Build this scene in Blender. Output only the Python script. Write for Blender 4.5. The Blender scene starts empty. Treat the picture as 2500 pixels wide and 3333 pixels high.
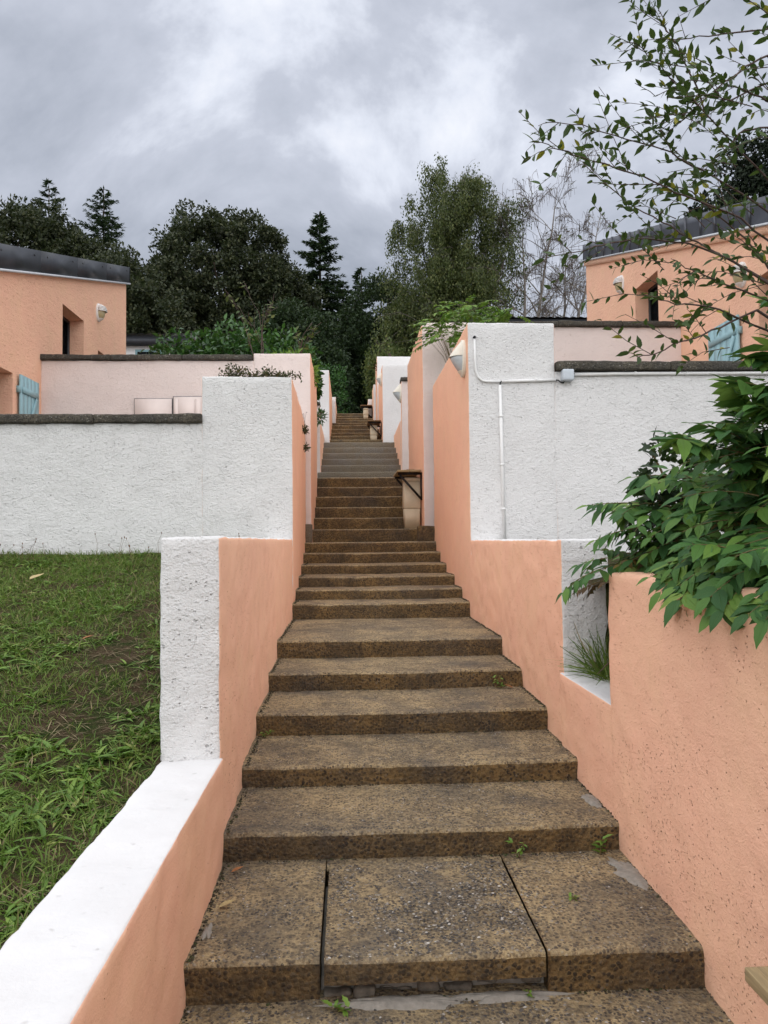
import bpy, math, random
import numpy as np
from mathutils import Vector, Matrix, noise

random.seed(7)
rng = np.random.default_rng(11)
SC = bpy.context.scene
COL = SC.collection

# ------------------------------------------------------------------ camera
cam_d = bpy.data.cameras.new('camera')
cam = bpy.data.objects.new('camera', cam_d)
COL.objects.link(cam)
cam_d.sensor_fit = 'VERTICAL'
cam_d.sensor_height = 36.0
cam_d.lens = 27.03
cam_d.clip_start = 0.05
cam_d.clip_end = 2000
EYE = 1.71
yaw, pit, rol = math.radians(2.692), math.radians(2.11), math.radians(0.6)
fw = Vector((math.sin(yaw) * math.cos(pit), math.cos(yaw) * math.cos(pit), math.sin(pit)))
ri = Vector((math.cos(yaw), -math.sin(yaw), 0))
up = ri.cross(fw)
r2 = ri * math.cos(rol) - up * math.sin(rol)
u2 = up * math.cos(rol) + ri * math.sin(rol)
cam.matrix_world = Matrix(((r2.x, u2.x, -fw.x, 0), (r2.y, u2.y, -fw.y, 0), (r2.z, u2.z, -fw.z, EYE), (0, 0, 0, 1)))
SC.camera = cam

# ------------------------------------------------------------------ world: overcast sky
SUN_EL, SUN_AZ = math.radians(57), math.radians(190)      # azimuth clockwise from +Y: behind the camera
wd = bpy.data.worlds.new('World')
SC.world = wd
wd.use_nodes = True
wn, wl = wd.node_tree.nodes, wd.node_tree.links
wn.clear()
def N(t, nodes, **kw):
    n = nodes.new(t)
    for k, v in kw.items():
        setattr(n, k, v)
    return n
wout = N('ShaderNodeOutputWorld', wn)
sky = N('ShaderNodeTexSky', wn, sky_type='NISHITA')
sky.sun_disc = False
sky.sun_elevation = SUN_EL
sky.sun_rotation = SUN_AZ
sky.air_density = 1.2
sky.dust_density = 3.0
bg1 = N('ShaderNodeBackground', wn)
bg1.inputs['Strength'].default_value = 0.06
wl.new(sky.outputs[0], bg1.inputs[0])
tc = N('ShaderNodeTexCoord', wn)
sep = N('ShaderNodeSeparateXYZ', wn)
wl.new(tc.outputs['Generated'], sep.inputs[0])
zz = N('ShaderNodeMath', wn, operation='ABSOLUTE'); wl.new(sep.outputs[2], zz.inputs[0])
za = N('ShaderNodeMath', wn, operation='ADD'); wl.new(zz.outputs[0], za.inputs[0]); za.inputs[1].default_value = 0.42
dx = N('ShaderNodeMath', wn, operation='DIVIDE'); wl.new(sep.outputs[0], dx.inputs[0]); wl.new(za.outputs[0], dx.inputs[1])
dy = N('ShaderNodeMath', wn, operation='DIVIDE'); wl.new(sep.outputs[1], dy.inputs[0]); wl.new(za.outputs[0], dy.inputs[1])
cmb = N('ShaderNodeCombineXYZ', wn)
wl.new(dx.outputs[0], cmb.inputs[0]); wl.new(dy.outputs[0], cmb.inputs[1])
CLOUD_OFF = (3.1, 1.7, 0.4)
cmb.inputs[2].default_value = CLOUD_OFF[2]
off = N('ShaderNodeVectorMath', wn, operation='ADD'); wl.new(cmb.outputs[0], off.inputs[0]); off.inputs[1].default_value = CLOUD_OFF
n1 = N('ShaderNodeTexNoise', wn); n1.inputs['Scale'].default_value = 2.5; n1.inputs['Detail'].default_value = 7; n1.inputs['Roughness'].default_value = 0.57; n1.inputs['Distortion'].default_value = 0.35
wl.new(off.outputs[0], n1.inputs['Vector'])
n2 = N('ShaderNodeTexNoise', wn); n2.inputs['Scale'].default_value = 0.8; n2.inputs['Detail'].default_value = 3
wl.new(off.outputs[0], n2.inputs['Vector'])
mixn = N('ShaderNodeMath', wn, operation='MULTIPLY_ADD'); wl.new(n2.outputs[0], mixn.inputs[0]); mixn.inputs[1].default_value = 0.55
wl.new(n1.outputs[0], mixn.inputs[2])
cr = N('ShaderNodeValToRGB', wn)
el = cr.color_ramp.elements
el[0].position = 0.60; el[0].color = (0.35, 0.385, 0.46, 1)
el[1].position = 0.935; el[1].color = (0.98, 1.0, 1.06, 1)
e = el.new(0.70); e.color = (0.475, 0.51, 0.595, 1)
e = el.new(0.79); e.color = (0.585, 0.62, 0.715, 1)
e = el.new(0.855); e.color = (0.80, 0.84, 0.94, 1)
wl.new(mixn.outputs[0], cr.inputs[0])
bg2 = N('ShaderNodeBackground', wn)
bg2.inputs['Strength'].default_value = 0.49
wl.new(cr.outputs[0], bg2.inputs[0])
mx = N('ShaderNodeMixShader', wn); mx.inputs[0].default_value = 0.94
wl.new(bg1.outputs[0], mx.inputs[1]); wl.new(bg2.outputs[0], mx.inputs[2]); wl.new(mx.outputs[0], wout.inputs[0])

sun_d = bpy.data.lights.new('sun', 'SUN')
sun_d.energy = 1.5
sun_d.angle = math.radians(150)
sun_d.color = (1.0, 0.97, 0.93)
sun = bpy.data.objects.new('sun', sun_d)
COL.objects.link(sun)
sd = Vector((math.sin(SUN_AZ) * math.cos(SUN_EL), math.cos(SUN_AZ) * math.cos(SUN_EL), math.sin(SUN_EL)))
sun.rotation_euler = sd.to_track_quat('Z', 'Y').to_euler()
SC.view_settings.view_transform = 'Standard'
SC.view_settings.look = 'None'
SC.view_settings.gamma = 1
SC.view_settings.exposure = 1.08
SC.view_settings.use_curve_mapping = False

# ------------------------------------------------------------------ helpers
def tag(o, label=None, cat=None, group=None, kind=None):
    if label: o['label'] = label
    if cat: o['category'] = cat
    if group: o['group'] = group
    if kind: o['kind'] = kind
    return o
def empty(name, loc):
    o = bpy.data.objects.new(name, None)
    o.empty_display_size = 0.1
    o.location = loc
    COL.objects.link(o)
    return o
def root_loc(p):
    v = Vector((0, 0, 0))
    while p is not None:
        v += p.location
        p = p.parent
    return v
def obj(name, me, mats, parent=None):
    o = bpy.data.objects.new(name, me)
    if not isinstance(mats, (list, tuple)): mats = [mats]
    if not me.materials:
        for m in mats: me.materials.append(m)
    COL.objects.link(o)
    if parent is not None:
        o.parent = parent
        o.location = -root_loc(parent)
    return o
def mesh(V, F, mi=None, smooth=False, uv=None):
    """V (n,3); F list of index tuples or (m,k) array"""
    me = bpy.data.meshes.new('m')
    V = np.asarray(V, dtype=np.float32).reshape(-1, 3)
    me.vertices.add(len(V)); me.vertices.foreach_set('co', V.ravel())
    if isinstance(F, np.ndarray):
        m, k = F.shape
        loops = F.ravel().astype(np.int32); tot = np.full(m, k, np.int32)
    else:
        tot = np.array([len(f) for f in F], np.int32)
        loops = np.array([i for f in F for i in f], np.int32)
    st = np.zeros(len(tot), np.int32); st[1:] = np.cumsum(tot)[:-1]
    me.loops.add(len(loops)); me.loops.foreach_set('vertex_index', loops)
    me.polygons.add(len(tot)); me.polygons.foreach_set('loop_start', st)
    if mi is not None: me.polygons.foreach_set('material_index', np.asarray(mi, np.int32))
    if smooth: me.polygons.foreach_set('use_smooth', np.ones(len(tot), bool))
    if uv is not None:
        l = me.uv_layers.new(name='uv')
        l.data.foreach_set('uv', np.asarray(uv, np.float32)[loops].ravel())
    me.update(calc_edges=True)
    me.validate()
    return me

class MB:
    def __init__(s): s.V = []; s.F = []; s.M = []
    def add(s, V, F, m=0):
        b = len(s.V)
        s.V += [tuple(v) for v in V]
        s.F += [tuple(b + i for i in f) for f in F]
        s.M += [m] * len(F)
        return s
    def box(s, x0, x1, y0, y1, z0, z1, m=0):
        return s.add([(x0, y0, z0), (x1, y0, z0), (x1, y1, z0), (x0, y1, z0), (x0, y0, z1), (x1, y0, z1), (x1, y1, z1), (x0, y1, z1)],
                     [(0, 3, 2, 1), (4, 5, 6, 7), (0, 1, 5, 4), (1, 2, 6, 5), (2, 3, 7, 6), (3, 0, 4, 7)], m)
    def obox(s, c, ax, ay, az, hx, hy, hz, m=0):
        c = Vector(c); ax = Vector(ax).normalized(); ay = Vector(ay).normalized(); az = Vector(az).normalized()
        P = []
        for sz in (-1, 1):
            for sx, sy in ((-1, -1), (1, -1), (1, 1), (-1, 1)):
                P.append(c + ax * hx * sx + ay * hy * sy + az * hz * sz)
        return s.add(P, [(0, 3, 2, 1), (4, 5, 6, 7), (0, 1, 5, 4), (1, 2, 6, 5), (2, 3, 7, 6), (3, 0, 4, 7)], m)
    def tube(s, pts, rad, k=5, m=0, cap=True):
        pts = [Vector(p) for p in pts]
        n = len(pts)
        if not isinstance(rad, (list, tuple)): rad = [rad] * n
        rings = []
        ref = None
        for i in range(n):
            t = (pts[min(i + 1, n - 1)] - pts[max(i - 1, 0)])
            t = t.normalized() if t.length > 1e-9 else Vector((0, 0, 1))
            if ref is None:
                ref = Vector((0, 0, 1)) if abs(t.z) < 0.9 else Vector((1, 0, 0))
            a = (ref - t * ref.dot(t)).normalized()
            ref = a
            b = t.cross(a)
            rings.append([pts[i] + (a * math.cos(2 * math.pi * j / k) + b * math.sin(2 * math.pi * j / k)) * rad[i] for j in range(k)])
        V = [v for r in rings for v in r]
        F = []
        for i in range(n - 1):
            for j in range(k):
                F.append((i * k + j, i * k + (j + 1) % k, (i + 1) * k + (j + 1) % k, (i + 1) * k + j))
        if cap:
            F.append(tuple(reversed(range(k)))); F.append(tuple((n - 1) * k + j for j in range(k)))
        return s.add(V, F, m)
    def prism(s, poly, axis, a0, a1, m=0):
        """poly: list of 2-D points; axis 'x','y','z' extrusion between a0 and a1"""
        def mk(p, a):
            return {'x': (a, p[0], p[1]), 'y': (p[0], a, p[1]), 'z': (p[0], p[1], a)}[axis]
        n = len(poly)
        V = [mk(p, a0) for p in poly] + [mk(p, a1) for p in poly]
        F = [tuple(range(n)), tuple(reversed(range(n, 2 * n)))]
        F += [(i, n + i, n + (i + 1) % n, (i + 1) % n) for i in range(n)]
        return s.add(V, F, m)
    def build(s, name, mats, parent=None, smooth=False):
        return obj(name, mesh(s.V, s.F, s.M, smooth), mats, parent)

def nz(x, y, z, f): return noise.noise(Vector((x * f, y * f, z * f)))

def rough_box(x0, x1, y0, y1, z0, z1, seg=0.06, amp=0.006, r=0.012, seed=0.0, mfun=None, warp=None, lowamp=0.008):
    """plastered block: lattice on the surface of a box, rounded edges, uneven faces. mfun(axis, sign)->material index"""
    def cuts(a, b):
        n = max(1, int(math.ceil((b - a - 2 * r) / seg)))
        return [a] + [a + r + (b - a - 2 * r) * i / n for i in range(n + 1)] + [b]
    cx, cy, cz = cuts(x0, x1), cuts(y0, y1), cuts(z0, z1)
    nx, ny, nzz = len(cx) - 1, len(cy) - 1, len(cz) - 1
    idx = {}
    V = []
    def vid(i, j, k):
        key = (i, j, k)
        if key in idx: return idx[key]
        p = Vector((cx[i], cy[j], cz[k]))
        q = Vector((min(max(p.x, x0 + r), x1 - r), min(max(p.y, y0 + r), y1 - r), min(max(p.z, z0 + r), z1 - r)))
        d = p - q
        if d.length > 1e-9:
            dn = d.normalized()
            p = q + dn * r
            g = nz(p.x + seed, p.y, p.z, 1.3) * lowamp + nz(p.x, p.y + seed, p.z, 7.0) * amp + nz(p.x, p.y, p.z + seed, 19.0) * amp * 0.6
            p = p + dn * g
        if warp: p = warp(p)
        idx[key] = len(V); V.append(p)
        return idx[key]
    F, M = [], []
    def face(a, b, c, d, m): F.append((a, b, c, d)); M.append(m)
    mf = mfun or (lambda a, s: 0)
    for j in range(ny):
        for k in range(nzz):
            face(vid(0, j, k), vid(0, j, k + 1), vid(0, j + 1, k + 1), vid(0, j + 1, k), mf('x', -1))
            face(vid(nx, j, k), vid(nx, j + 1, k), vid(nx, j + 1, k + 1), vid(nx, j, k + 1), mf('x', 1))
    for i in range(nx):
        for k in range(nzz):
            face(vid(i, 0, k), vid(i + 1, 0, k), vid(i + 1, 0, k + 1), vid(i, 0, k + 1), mf('y', -1))
            face(vid(i, ny, k), vid(i, ny, k + 1), vid(i + 1, ny, k + 1), vid(i + 1, ny, k), mf('y', 1))
        for j in range(ny):
            face(vid(i, j, 0), vid(i, j + 1, 0), vid(i + 1, j + 1, 0), vid(i + 1, j, 0), mf('z', -1))
            face(vid(i, j, nzz), vid(i + 1, j, nzz), vid(i + 1, j + 1, nzz), vid(i, j + 1, nzz), mf('z', 1))
    return mesh([tuple(v) for v in V], np.array(F, np.int32), M, True)

# ------------------------------------------------------------------ materials
def mat(name):
    m = bpy.data.materials.new(name)
    m.use_nodes = True
    nt = m.node_tree
    return m, nt.nodes, nt.links, nt.nodes['Principled BSDF']
def ramp(nodes, links, src, stops):
    r = nodes.new('ShaderNodeValToRGB')
    e = r.color_ramp.elements
    e[0].position, e[0].color = stops[0][0], (*stops[0][1], 1)
    e[1].position, e[1].color = stops[-1][0], (*stops[-1][1], 1)
    for p, c in stops[1:-1]:
        q = e.new(p); q.color = (*c, 1)
    links.new(src, r.inputs[0])
    return r.outputs[0]
def tnoise(nodes, links, vec, scale, detail=4, rough=0.55, dist=0.0):
    n = nodes.new('ShaderNodeTexNoise')
    n.inputs['Scale'].default_value = scale; n.inputs['Detail'].default_value = detail
    n.inputs['Roughness'].default_value = rough; n.inputs['Distortion'].default_value = dist
    if vec is not None: links.new(vec, n.inputs['Vector'])
    return n.outputs['Fac']
def math_(nodes, links, op, a, b):
    n = nodes.new('ShaderNodeMath'); n.operation = op
    for i, v in enumerate((a, b)):
        if isinstance(v, (int, float)): n.inputs[i].default_value = v
        else: links.new(v, n.inputs[i])
    return n.outputs[0]
def mixc(nodes, links, fac, a, b):
    n = nodes.new('ShaderNodeMix'); n.data_type = 'RGBA'
    if isinstance(fac, (int, float)): n.inputs[0].default_value = fac
    else: links.new(fac, n.inputs[0])
    for k, v in ((6, a), (7, b)):
        if isinstance(v, tuple): n.inputs[k].default_value = (*v, 1)
        else: links.new(v, n.inputs[k])
    return n.outputs[2]
def bump(nodes, links, bs, h, dist, strength=1.0, prev=None):
    b = nodes.new('ShaderNodeBump')
    b.inputs['Strength'].default_value = strength; b.inputs['Distance'].default_value = dist
    links.new(h, b.inputs['Height'])
    if prev is not None: links.new(prev, b.inputs['Normal'])
    links.new(b.outputs[0], bs.inputs['Normal'])
    return b.outputs[0]
def geo_pos(nodes):
    return nodes.new('ShaderNodeNewGeometry').outputs['Position']

def stucco(name, col, scale=1.0, depth=0.012, pits=0.6, dirt=(0.25, 0.23, 0.2), dirt_shade_amt=0.12, streak=0.0, chips=1.0):
    """thrown plaster: patches of chippy crust between smoother trowelled areas, small pits, faint trowel strokes"""
    m, n, l, b = mat(name)
    p = geo_pos(n)
    mp = n.new('ShaderNodeMapping'); l.new(p, mp.inputs[0])
    mp.inputs['Scale'].default_value = (1.0, 1.0, 1.3)
    v = mp.outputs[0]
    mask = ramp(n, l, tnoise(n, l, p, 3.4, 5, 0.6, 0.5), [(0.32, (0.62, 0.62, 0.62)), (0.62, (1, 1, 1))])
    chip = tnoise(n, l, v, 20 * scale, 6, 0.74)
    grit = n.new('ShaderNodeTexVoronoi'); grit.inputs['Scale'].default_value = 60 * scale; grit.inputs['Randomness'].default_value = 1; l.new(v, grit.inputs['Vector'])
    gsel = ramp(n, l, tnoise(n, l, v, 30 * scale, 3), [(0.46, (0, 0, 0)), (0.60, (1, 1, 1))])
    gr = math_(n, l, 'MULTIPLY', gsel, math_(n, l, 'SUBTRACT', 0.6, grit.outputs['Distance']))
    h = math_(n, l, 'MULTIPLY', math_(n, l, 'ADD', math_(n, l, 'MULTIPLY', chip, 0.85), math_(n, l, 'MULTIPLY', gr, 0.42)), math_(n, l, 'MULTIPLY', mask, chips))
    fine = tnoise(n, l, v, 105 * scale, 4, 0.65)
    h = math_(n, l, 'ADD', h, math_(n, l, 'MULTIPLY', fine, 0.18))
    vo = n.new('ShaderNodeTexVoronoi'); vo.inputs['Scale'].default_value = 38 * scale; vo.inputs['Randomness'].default_value = 1
    wv = n.new('ShaderNodeVectorMath'); wv.operation = 'ADD'
    nn = n.new('ShaderNodeTexNoise'); nn.inputs['Scale'].default_value = 40 * scale; l.new(p, nn.inputs['Vector'])
    sc_ = n.new('ShaderNodeVectorMath'); sc_.operation = 'SCALE'; l.new(nn.outputs['Color'], sc_.inputs[0]); sc_.inputs['Scale'].default_value = 0.03 / scale
    l.new(v, wv.inputs[0]); l.new(sc_.outputs[0], wv.inputs[1]); l.new(wv.outputs[0], vo.inputs['Vector'])
    sel = n.new('ShaderNodeSeparateXYZ'); l.new(vo.outputs['Color'], sel.inputs[0])
    selr = ramp(n, l, sel.outputs[0], [(0.70, (0, 0, 0)), (0.80, (1, 1, 1))])
    pit = ramp(n, l, vo.outputs['Distance'], [(0.08, (1, 1, 1)), (0.26, (0, 0, 0))])
    pm = math_(n, l, 'MULTIPLY', math_(n, l, 'MULTIPLY', selr, pit), mask)
    h = math_(n, l, 'SUBTRACT', h, math_(n, l, 'MULTIPLY', pm, pits))
    if streak:
        ms = n.new('ShaderNodeMapping'); l.new(p, ms.inputs[0])
        ms.inputs['Scale'].default_value = (2, 2, 9); ms.inputs['Rotation'].default_value = (0.4, 0.45, 0)
        st = tnoise(n, l, ms.outputs[0], 2.2, 4, 0.6, 0.3)
        h = math_(n, l, 'ADD', h, math_(n, l, 'MULTIPLY', st, streak))
    big = tnoise(n, l, p, 1.7, 5, 0.6)
    var = ramp(n, l, big, [(0.3, tuple(c * 0.94 for c in col)), (0.7, tuple(min(1, c * 1.03) for c in col))])
    if col[0] - col[2] > 0.2:      # the salmon paint is uneven: pinker and yellower areas, brushed patches
        tint = ramp(n, l, tnoise(n, l, p, 2.6, 5, 0.6, 0.4), [(0.36, (col[0] * 0.98, col[1] * 0.90, col[2] * 0.94)), (0.52, col), (0.66, (col[0] * 0.97, col[1] * 1.04, col[2] * 0.96))])
        var = mixc(n, l, 0.32, var, tint)
    d1 = ramp(n, l, tnoise(n, l, p, 5.5, 6, 0.72, 0.8), [(0.56, (0, 0, 0)), (0.78, (1, 1, 1))])
    df = math_(n, l, 'MULTIPLY', math_(n, l, 'ADD', pm, math_(n, l, 'MULTIPLY', d1, 0.35)), dirt_shade_amt)  # random dirt blotches; pits get dirt and shading painted into their colour
    l.new(mixc(n, l, df, var, dirt), b.inputs['Base Color'])
    b.inputs['Roughness'].default_value = 0.92
    b.inputs['Specular IOR Level'].default_value = 0.15
    bump(n, l, b, h, depth)
    return m

WHITE = stucco('white_roughcast', (0.79, 0.788, 0.778), 1.0, 0.033, 0.9, dirt_shade_amt=0.24, streak=0.0)
WHITE2 = stucco('white_render', (0.79, 0.785, 0.778), 1.0, 0.026, 0.8, dirt_shade_amt=0.20, streak=0.0)
WSMOOTH = stucco('white_smooth_paint', (0.70, 0.697, 0.70), 0.5, 0.004, 0.3, dirt_shade_amt=0.30)
PINK = stucco('pale_pink_render', (0.79, 0.69, 0.65), 1.0, 0.018, 0.7, dirt=(0.4, 0.3, 0.25), dirt_shade_amt=0.3, streak=0.0)
ORANGE = stucco('salmon_render', (0.885, 0.535, 0.37), 1.4, 0.0115, 1.3, dirt=(0.34, 0.16, 0.09), dirt_shade_amt=0.6, chips=0.8)
ORANGE_S = stucco('salmon_smooth_render', (0.885, 0.545, 0.38), 1.1, 0.007, 0.9, dirt=(0.30, 0.15, 0.08), dirt_shade_amt=0.5, streak=0.2, chips=0.45)
ORANGE_H = stucco('salmon_house_render', (0.875, 0.53, 0.37), 0.55, 0.022, 0.5, dirt=(0.35, 0.17, 0.09), dirt_shade_amt=0.3, streak=0.4)

def aggregate(name, cement, dark, light, scale=95, stain=0.5):
    m, n, l, b = mat(name)
    p = geo_pos(n)
    vo = n.new('ShaderNodeTexVoronoi'); vo.inputs['Scale'].default_value = scale
    wv = n.new('ShaderNodeVectorMath'); wv.operation = 'ADD'
    nn = n.new('ShaderNodeTexNoise'); nn.inputs['Scale'].default_value = 60; l.new(p, nn.inputs['Vector'])
    sc = n.new('ShaderNodeVectorMath'); sc.operation = 'SCALE'; l.new(nn.outputs['Color'], sc.inputs[0]); sc.inputs['Scale'].default_value = 0.012
    l.new(p, wv.inputs[0]); l.new(sc.outputs[0], wv.inputs[1]); l.new(wv.outputs[0], vo.inputs['Vector'])
    sp = n.new('ShaderNodeSeparateXYZ'); l.new(vo.outputs['Color'], sp.inputs[0])
    stone = ramp(n, l, sp.outputs[0], [(0.0, dark), (0.45, tuple(c * 1.6 for c in dark)), (0.62, tuple((a + c) / 2 for a, c in zip(cement, dark))), (0.86, cement), (0.93, light), (1.0, tuple(c * 1.15 for c in light))])
    grain = tnoise(n, l, p, 240, 4, 0.7)
    cem = ramp(n, l, grain, [(0.3, tuple(c * 0.55 for c in cement)), (0.7, tuple(c * 1.3 for c in cement))])
    cover = ramp(n, l, tnoise(n, l, p, 7, 7, 0.68), [(0.40, (0, 0, 0)), (0.62, (1, 1, 1))])
    rim = ramp(n, l, vo.outputs['Distance'], [(0.38, (0, 0, 0)), (0.52, (1, 1, 1))])
    f = math_(n, l, 'MAXIMUM', rim, math_(n, l, 'MULTIPLY', cover, 0.6))
    c = mixc(n, l, f, stone, cem)
    blot = ramp(n, l, tnoise(n, l, p, 3.2, 8, 0.72, 0.5), [(0.42, (0, 0, 0)), (0.66, (1, 1, 1))])
    c = mixc(n, l, math_(n, l, 'MULTIPLY', blot, stain), c, tuple(d * 0.9 for d in dark))
    wear = ramp(n, l, tnoise(n, l, p, 1.6, 7, 0.7, 0.6), [(0.44, (0, 0, 0)), (0.66, (1, 1, 1))])
    gy = tuple(sum(dark) / 3 * 1.7 + 0.01 for _ in range(3))
    c = mixc(n, l, math_(n, l, 'MULTIPLY', wear, 0.55), c, gy)
    mott = ramp(n, l, tnoise(n, l, p, 30, 5, 0.75), [(0.47, (0, 0, 0)), (0.58, (1, 1, 1))])
    c = mixc(n, l, math_(n, l, 'MULTIPLY', mott, 0.5), c, tuple(d * 1.25 for d in dark))
    lt = ramp(n, l, tnoise(n, l, p, 46, 4, 0.7), [(0.60, (0, 0, 0)), (0.68, (1, 1, 1))])
    c = mixc(n, l, math_(n, l, 'MULTIPLY', lt, 0.55), c, tuple(q * 1.25 for q in cement))
    l.new(c, b.inputs['Base Color'])
    b.inputs['Roughness'].default_value = 0.85
    b.inputs['Specular IOR Level'].default_value = 0.25
    h = math_(n, l, 'SUBTRACT', math_(n, l, 'MULTIPLY', grain, 0.5), math_(n, l, 'MULTIPLY', vo.outputs['Distance'], 0.9))
    h = math_(n, l, 'ADD', h, math_(n, l, 'MULTIPLY', tnoise(n, l, p, 22, 6, 0.65), 0.8))
    bump(n, l, b, h, 0.012)
    return m
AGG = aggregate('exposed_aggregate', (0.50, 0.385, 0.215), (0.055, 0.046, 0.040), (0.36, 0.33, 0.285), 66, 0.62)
AGG_FACE = aggregate('brown_riser', (0.25, 0.165, 0.070), (0.036, 0.028, 0.020), (0.20, 0.155, 0.10), 55, 0.62)  # darker, browner mix than the treads
AGG_EDGE = aggregate('worn_nosing', (0.50, 0.385, 0.215), (0.075, 0.060, 0.046), (0.42, 0.38, 0.31), 70, 0.35)
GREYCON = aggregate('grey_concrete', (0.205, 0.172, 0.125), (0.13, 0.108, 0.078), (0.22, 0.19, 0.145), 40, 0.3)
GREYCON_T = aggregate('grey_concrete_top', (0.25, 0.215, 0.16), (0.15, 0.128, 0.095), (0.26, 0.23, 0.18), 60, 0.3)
COPE = aggregate('lichened_coping', (0.135, 0.120, 0.092), (0.030, 0.028, 0.025), (0.32, 0.31, 0.28), 55, 0.6)

def plain(name, col, rough=0.6, metal=0.0, var=0.12, scale=8, bumpd=0.0, spec=0.4, bscale=60):
    m, n, l, b = mat(name)
    p = geo_pos(n)
    f = tnoise(n, l, p, scale, 6, 0.65)
    l.new(ramp(n, l, f, [(0.3, tuple(c * (1 - var) for c in col)), (0.7, tuple(min(1, c * (1 + var)) for c in col))]), b.inputs['Base Color'])
    b.inputs['Roughness'].default_value = rough; b.inputs['Metallic'].default_value = metal
    b.inputs['Specular IOR Level'].default_value = spec
    if bumpd: bump(n, l, b, tnoise(n, l, p, bscale, 5), bumpd)
    return m
FASCIA = plain('dark_grey_metal', (0.045, 0.05, 0.06), 0.45, 0.3, 0.2, 3)
ZINC = plain('zinc_sheet', (0.085, 0.09, 0.105), 0.38, 0.6, 0.25, 2.0)
TRIM = plain('pale_trim', (0.55, 0.58, 0.62), 0.5)
BLUE = plain('blue_shutter_paint', (0.25, 0.41, 0.45), 0.55, 0, 0.08, 20, 0.001)
DARKGLASS = plain('dark_window', (0.012, 0.014, 0.016), 0.08, 0, 0.1, 3, 0, 0.6)
FRAME = plain('dark_frame', (0.03, 0.032, 0.034), 0.5)
PLAS_W = plain('white_plastic', (0.78, 0.78, 0.77), 0.45, 0, 0.05, 30)
PLAS_C = plain('cream_lamp_plastic', (0.74, 0.70, 0.60), 0.45, 0, 0.06, 30)
LENS = plain('frosted_lens', (0.46, 0.50, 0.52), 0.22, 0, 0.08, 25)
LENS_Y = plain('yellowed_lens', (0.42, 0.35, 0.20), 0.3, 0, 0.12, 25)
BOXGREY = plain('grey_junction_plastic', (0.52, 0.57, 0.62), 0.5, 0, 0.05, 30)
CABLE = plain('black_cable', (0.01, 0.01, 0.011), 0.5)
BLACKM = plain('black_steel', (0.012, 0.012, 0.013), 0.5, 0.2)
BIN = plain('cream_bin_plastic', (0.53, 0.46, 0.33), 0.5, 0, 0.10, 5)
METER = plain('painted_cabinet', (0.71, 0.615, 0.575), 0.6, 0, 0.03, 10)
BARK = plain('brown_bark', (0.07, 0.05, 0.035), 0.9, 0, 0.35, 14, 0.01)
BIRCHB = plain('birch_bark', (0.19, 0.165, 0.145), 0.8, 0, 0.5, 10, 0.004)
TWIG = plain('twig_bark', (0.085, 0.055, 0.048), 0.8, 0, 0.3, 40)
CANE = plain('green_cane', (0.16, 0.12, 0.05), 0.7, 0, 0.3, 30)
RUBBLE = plain('rubble_stone', (0.15, 0.135, 0.11), 0.9, 0, 0.4, 25, 0.006)
MORTAR = plain('grey_mortar', (0.26, 0.245, 0.215), 0.9, 0, 0.25, 30, 0.004)
ROOFM = plain('grey_roof_sheet', (0.36, 0.37, 0.39), 0.45, 0.4, 0.12, 4)
ROOFD = plain('black_roof_sheet', (0.03, 0.032, 0.036), 0.5, 0.2, 0.15, 4)
DRYLEAF = plain('dry_leaf', (0.30, 0.13, 0.05), 0.7, 0, 0.35, 60)
PALELEAF = plain('pale_dry_leaf', (0.42, 0.34, 0.17), 0.7, 0, 0.25, 60)
FLOWER = plain('seed_head', (0.16, 0.09, 0.05), 0.8)

def wood(name, col):
    m, n, l, b = mat(name)
    p = geo_pos(n)
    mp = n.new('ShaderNodeMapping'); l.new(p, mp.inputs[0]); mp.inputs['Scale'].default_value = (60, 4, 60)
    f = tnoise(n, l, mp.outputs[0], 1.5, 6, 0.6, 0.4)
    l.new(ramp(n, l, f, [(0.3, tuple(c * 0.65 for c in col)), (0.7, tuple(c * 1.2 for c in col))]), b.inputs['Base Color'])
    b.inputs['Roughness'].default_value = 0.75
    bump(n, l, b, f, 0.002)
    return m
WOOD = wood('shelf_timber', (0.33, 0.25, 0.13))
WOOD_D = wood('old_shelf_timber', (0.20, 0.12, 0.055))

def soil_mat():
    m, n, l, b = mat('soil_and_thatch')
    p = geo_pos(n)
    f = tnoise(n, l, p, 6, 8, 0.7)
    g = tnoise(n, l, p, 60, 5, 0.7)
    c1 = ramp(n, l, g, [(0.3, (0.030, 0.020, 0.013)), (0.6, (0.10, 0.070, 0.043)), (0.8, (0.21, 0.16, 0.10))])
    c2 = ramp(n, l, g, [(0.3, (0.014, 0.022, 0.007)), (0.7, (0.045, 0.070, 0.018))])
    l.new(mixc(n, l, ramp(n, l, f, [(0.42, (0, 0, 0)), (0.6, (1, 1, 1))]), c1, c2), b.inputs['Base Color'])
    b.inputs['Roughness'].default_value = 1.0; b.inputs['Specular IOR Level'].default_value = 0.05
    bump(n, l, b, g, 0.02)
    return m
SOIL = soil_mat()
MOSS = plain('mossy_earth', (0.035, 0.045, 0.015), 1.0, 0, 0.7, 25, 0.03, 0.05)
GROUND = plain('hill_ground', (0.035, 0.05, 0.018), 1.0, 0, 0.5, 1.5, 0.02, 0.05)
PAVE = plain('terrace_paving', (0.25, 0.23, 0.2), 0.9, 0, 0.2, 5)

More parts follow.
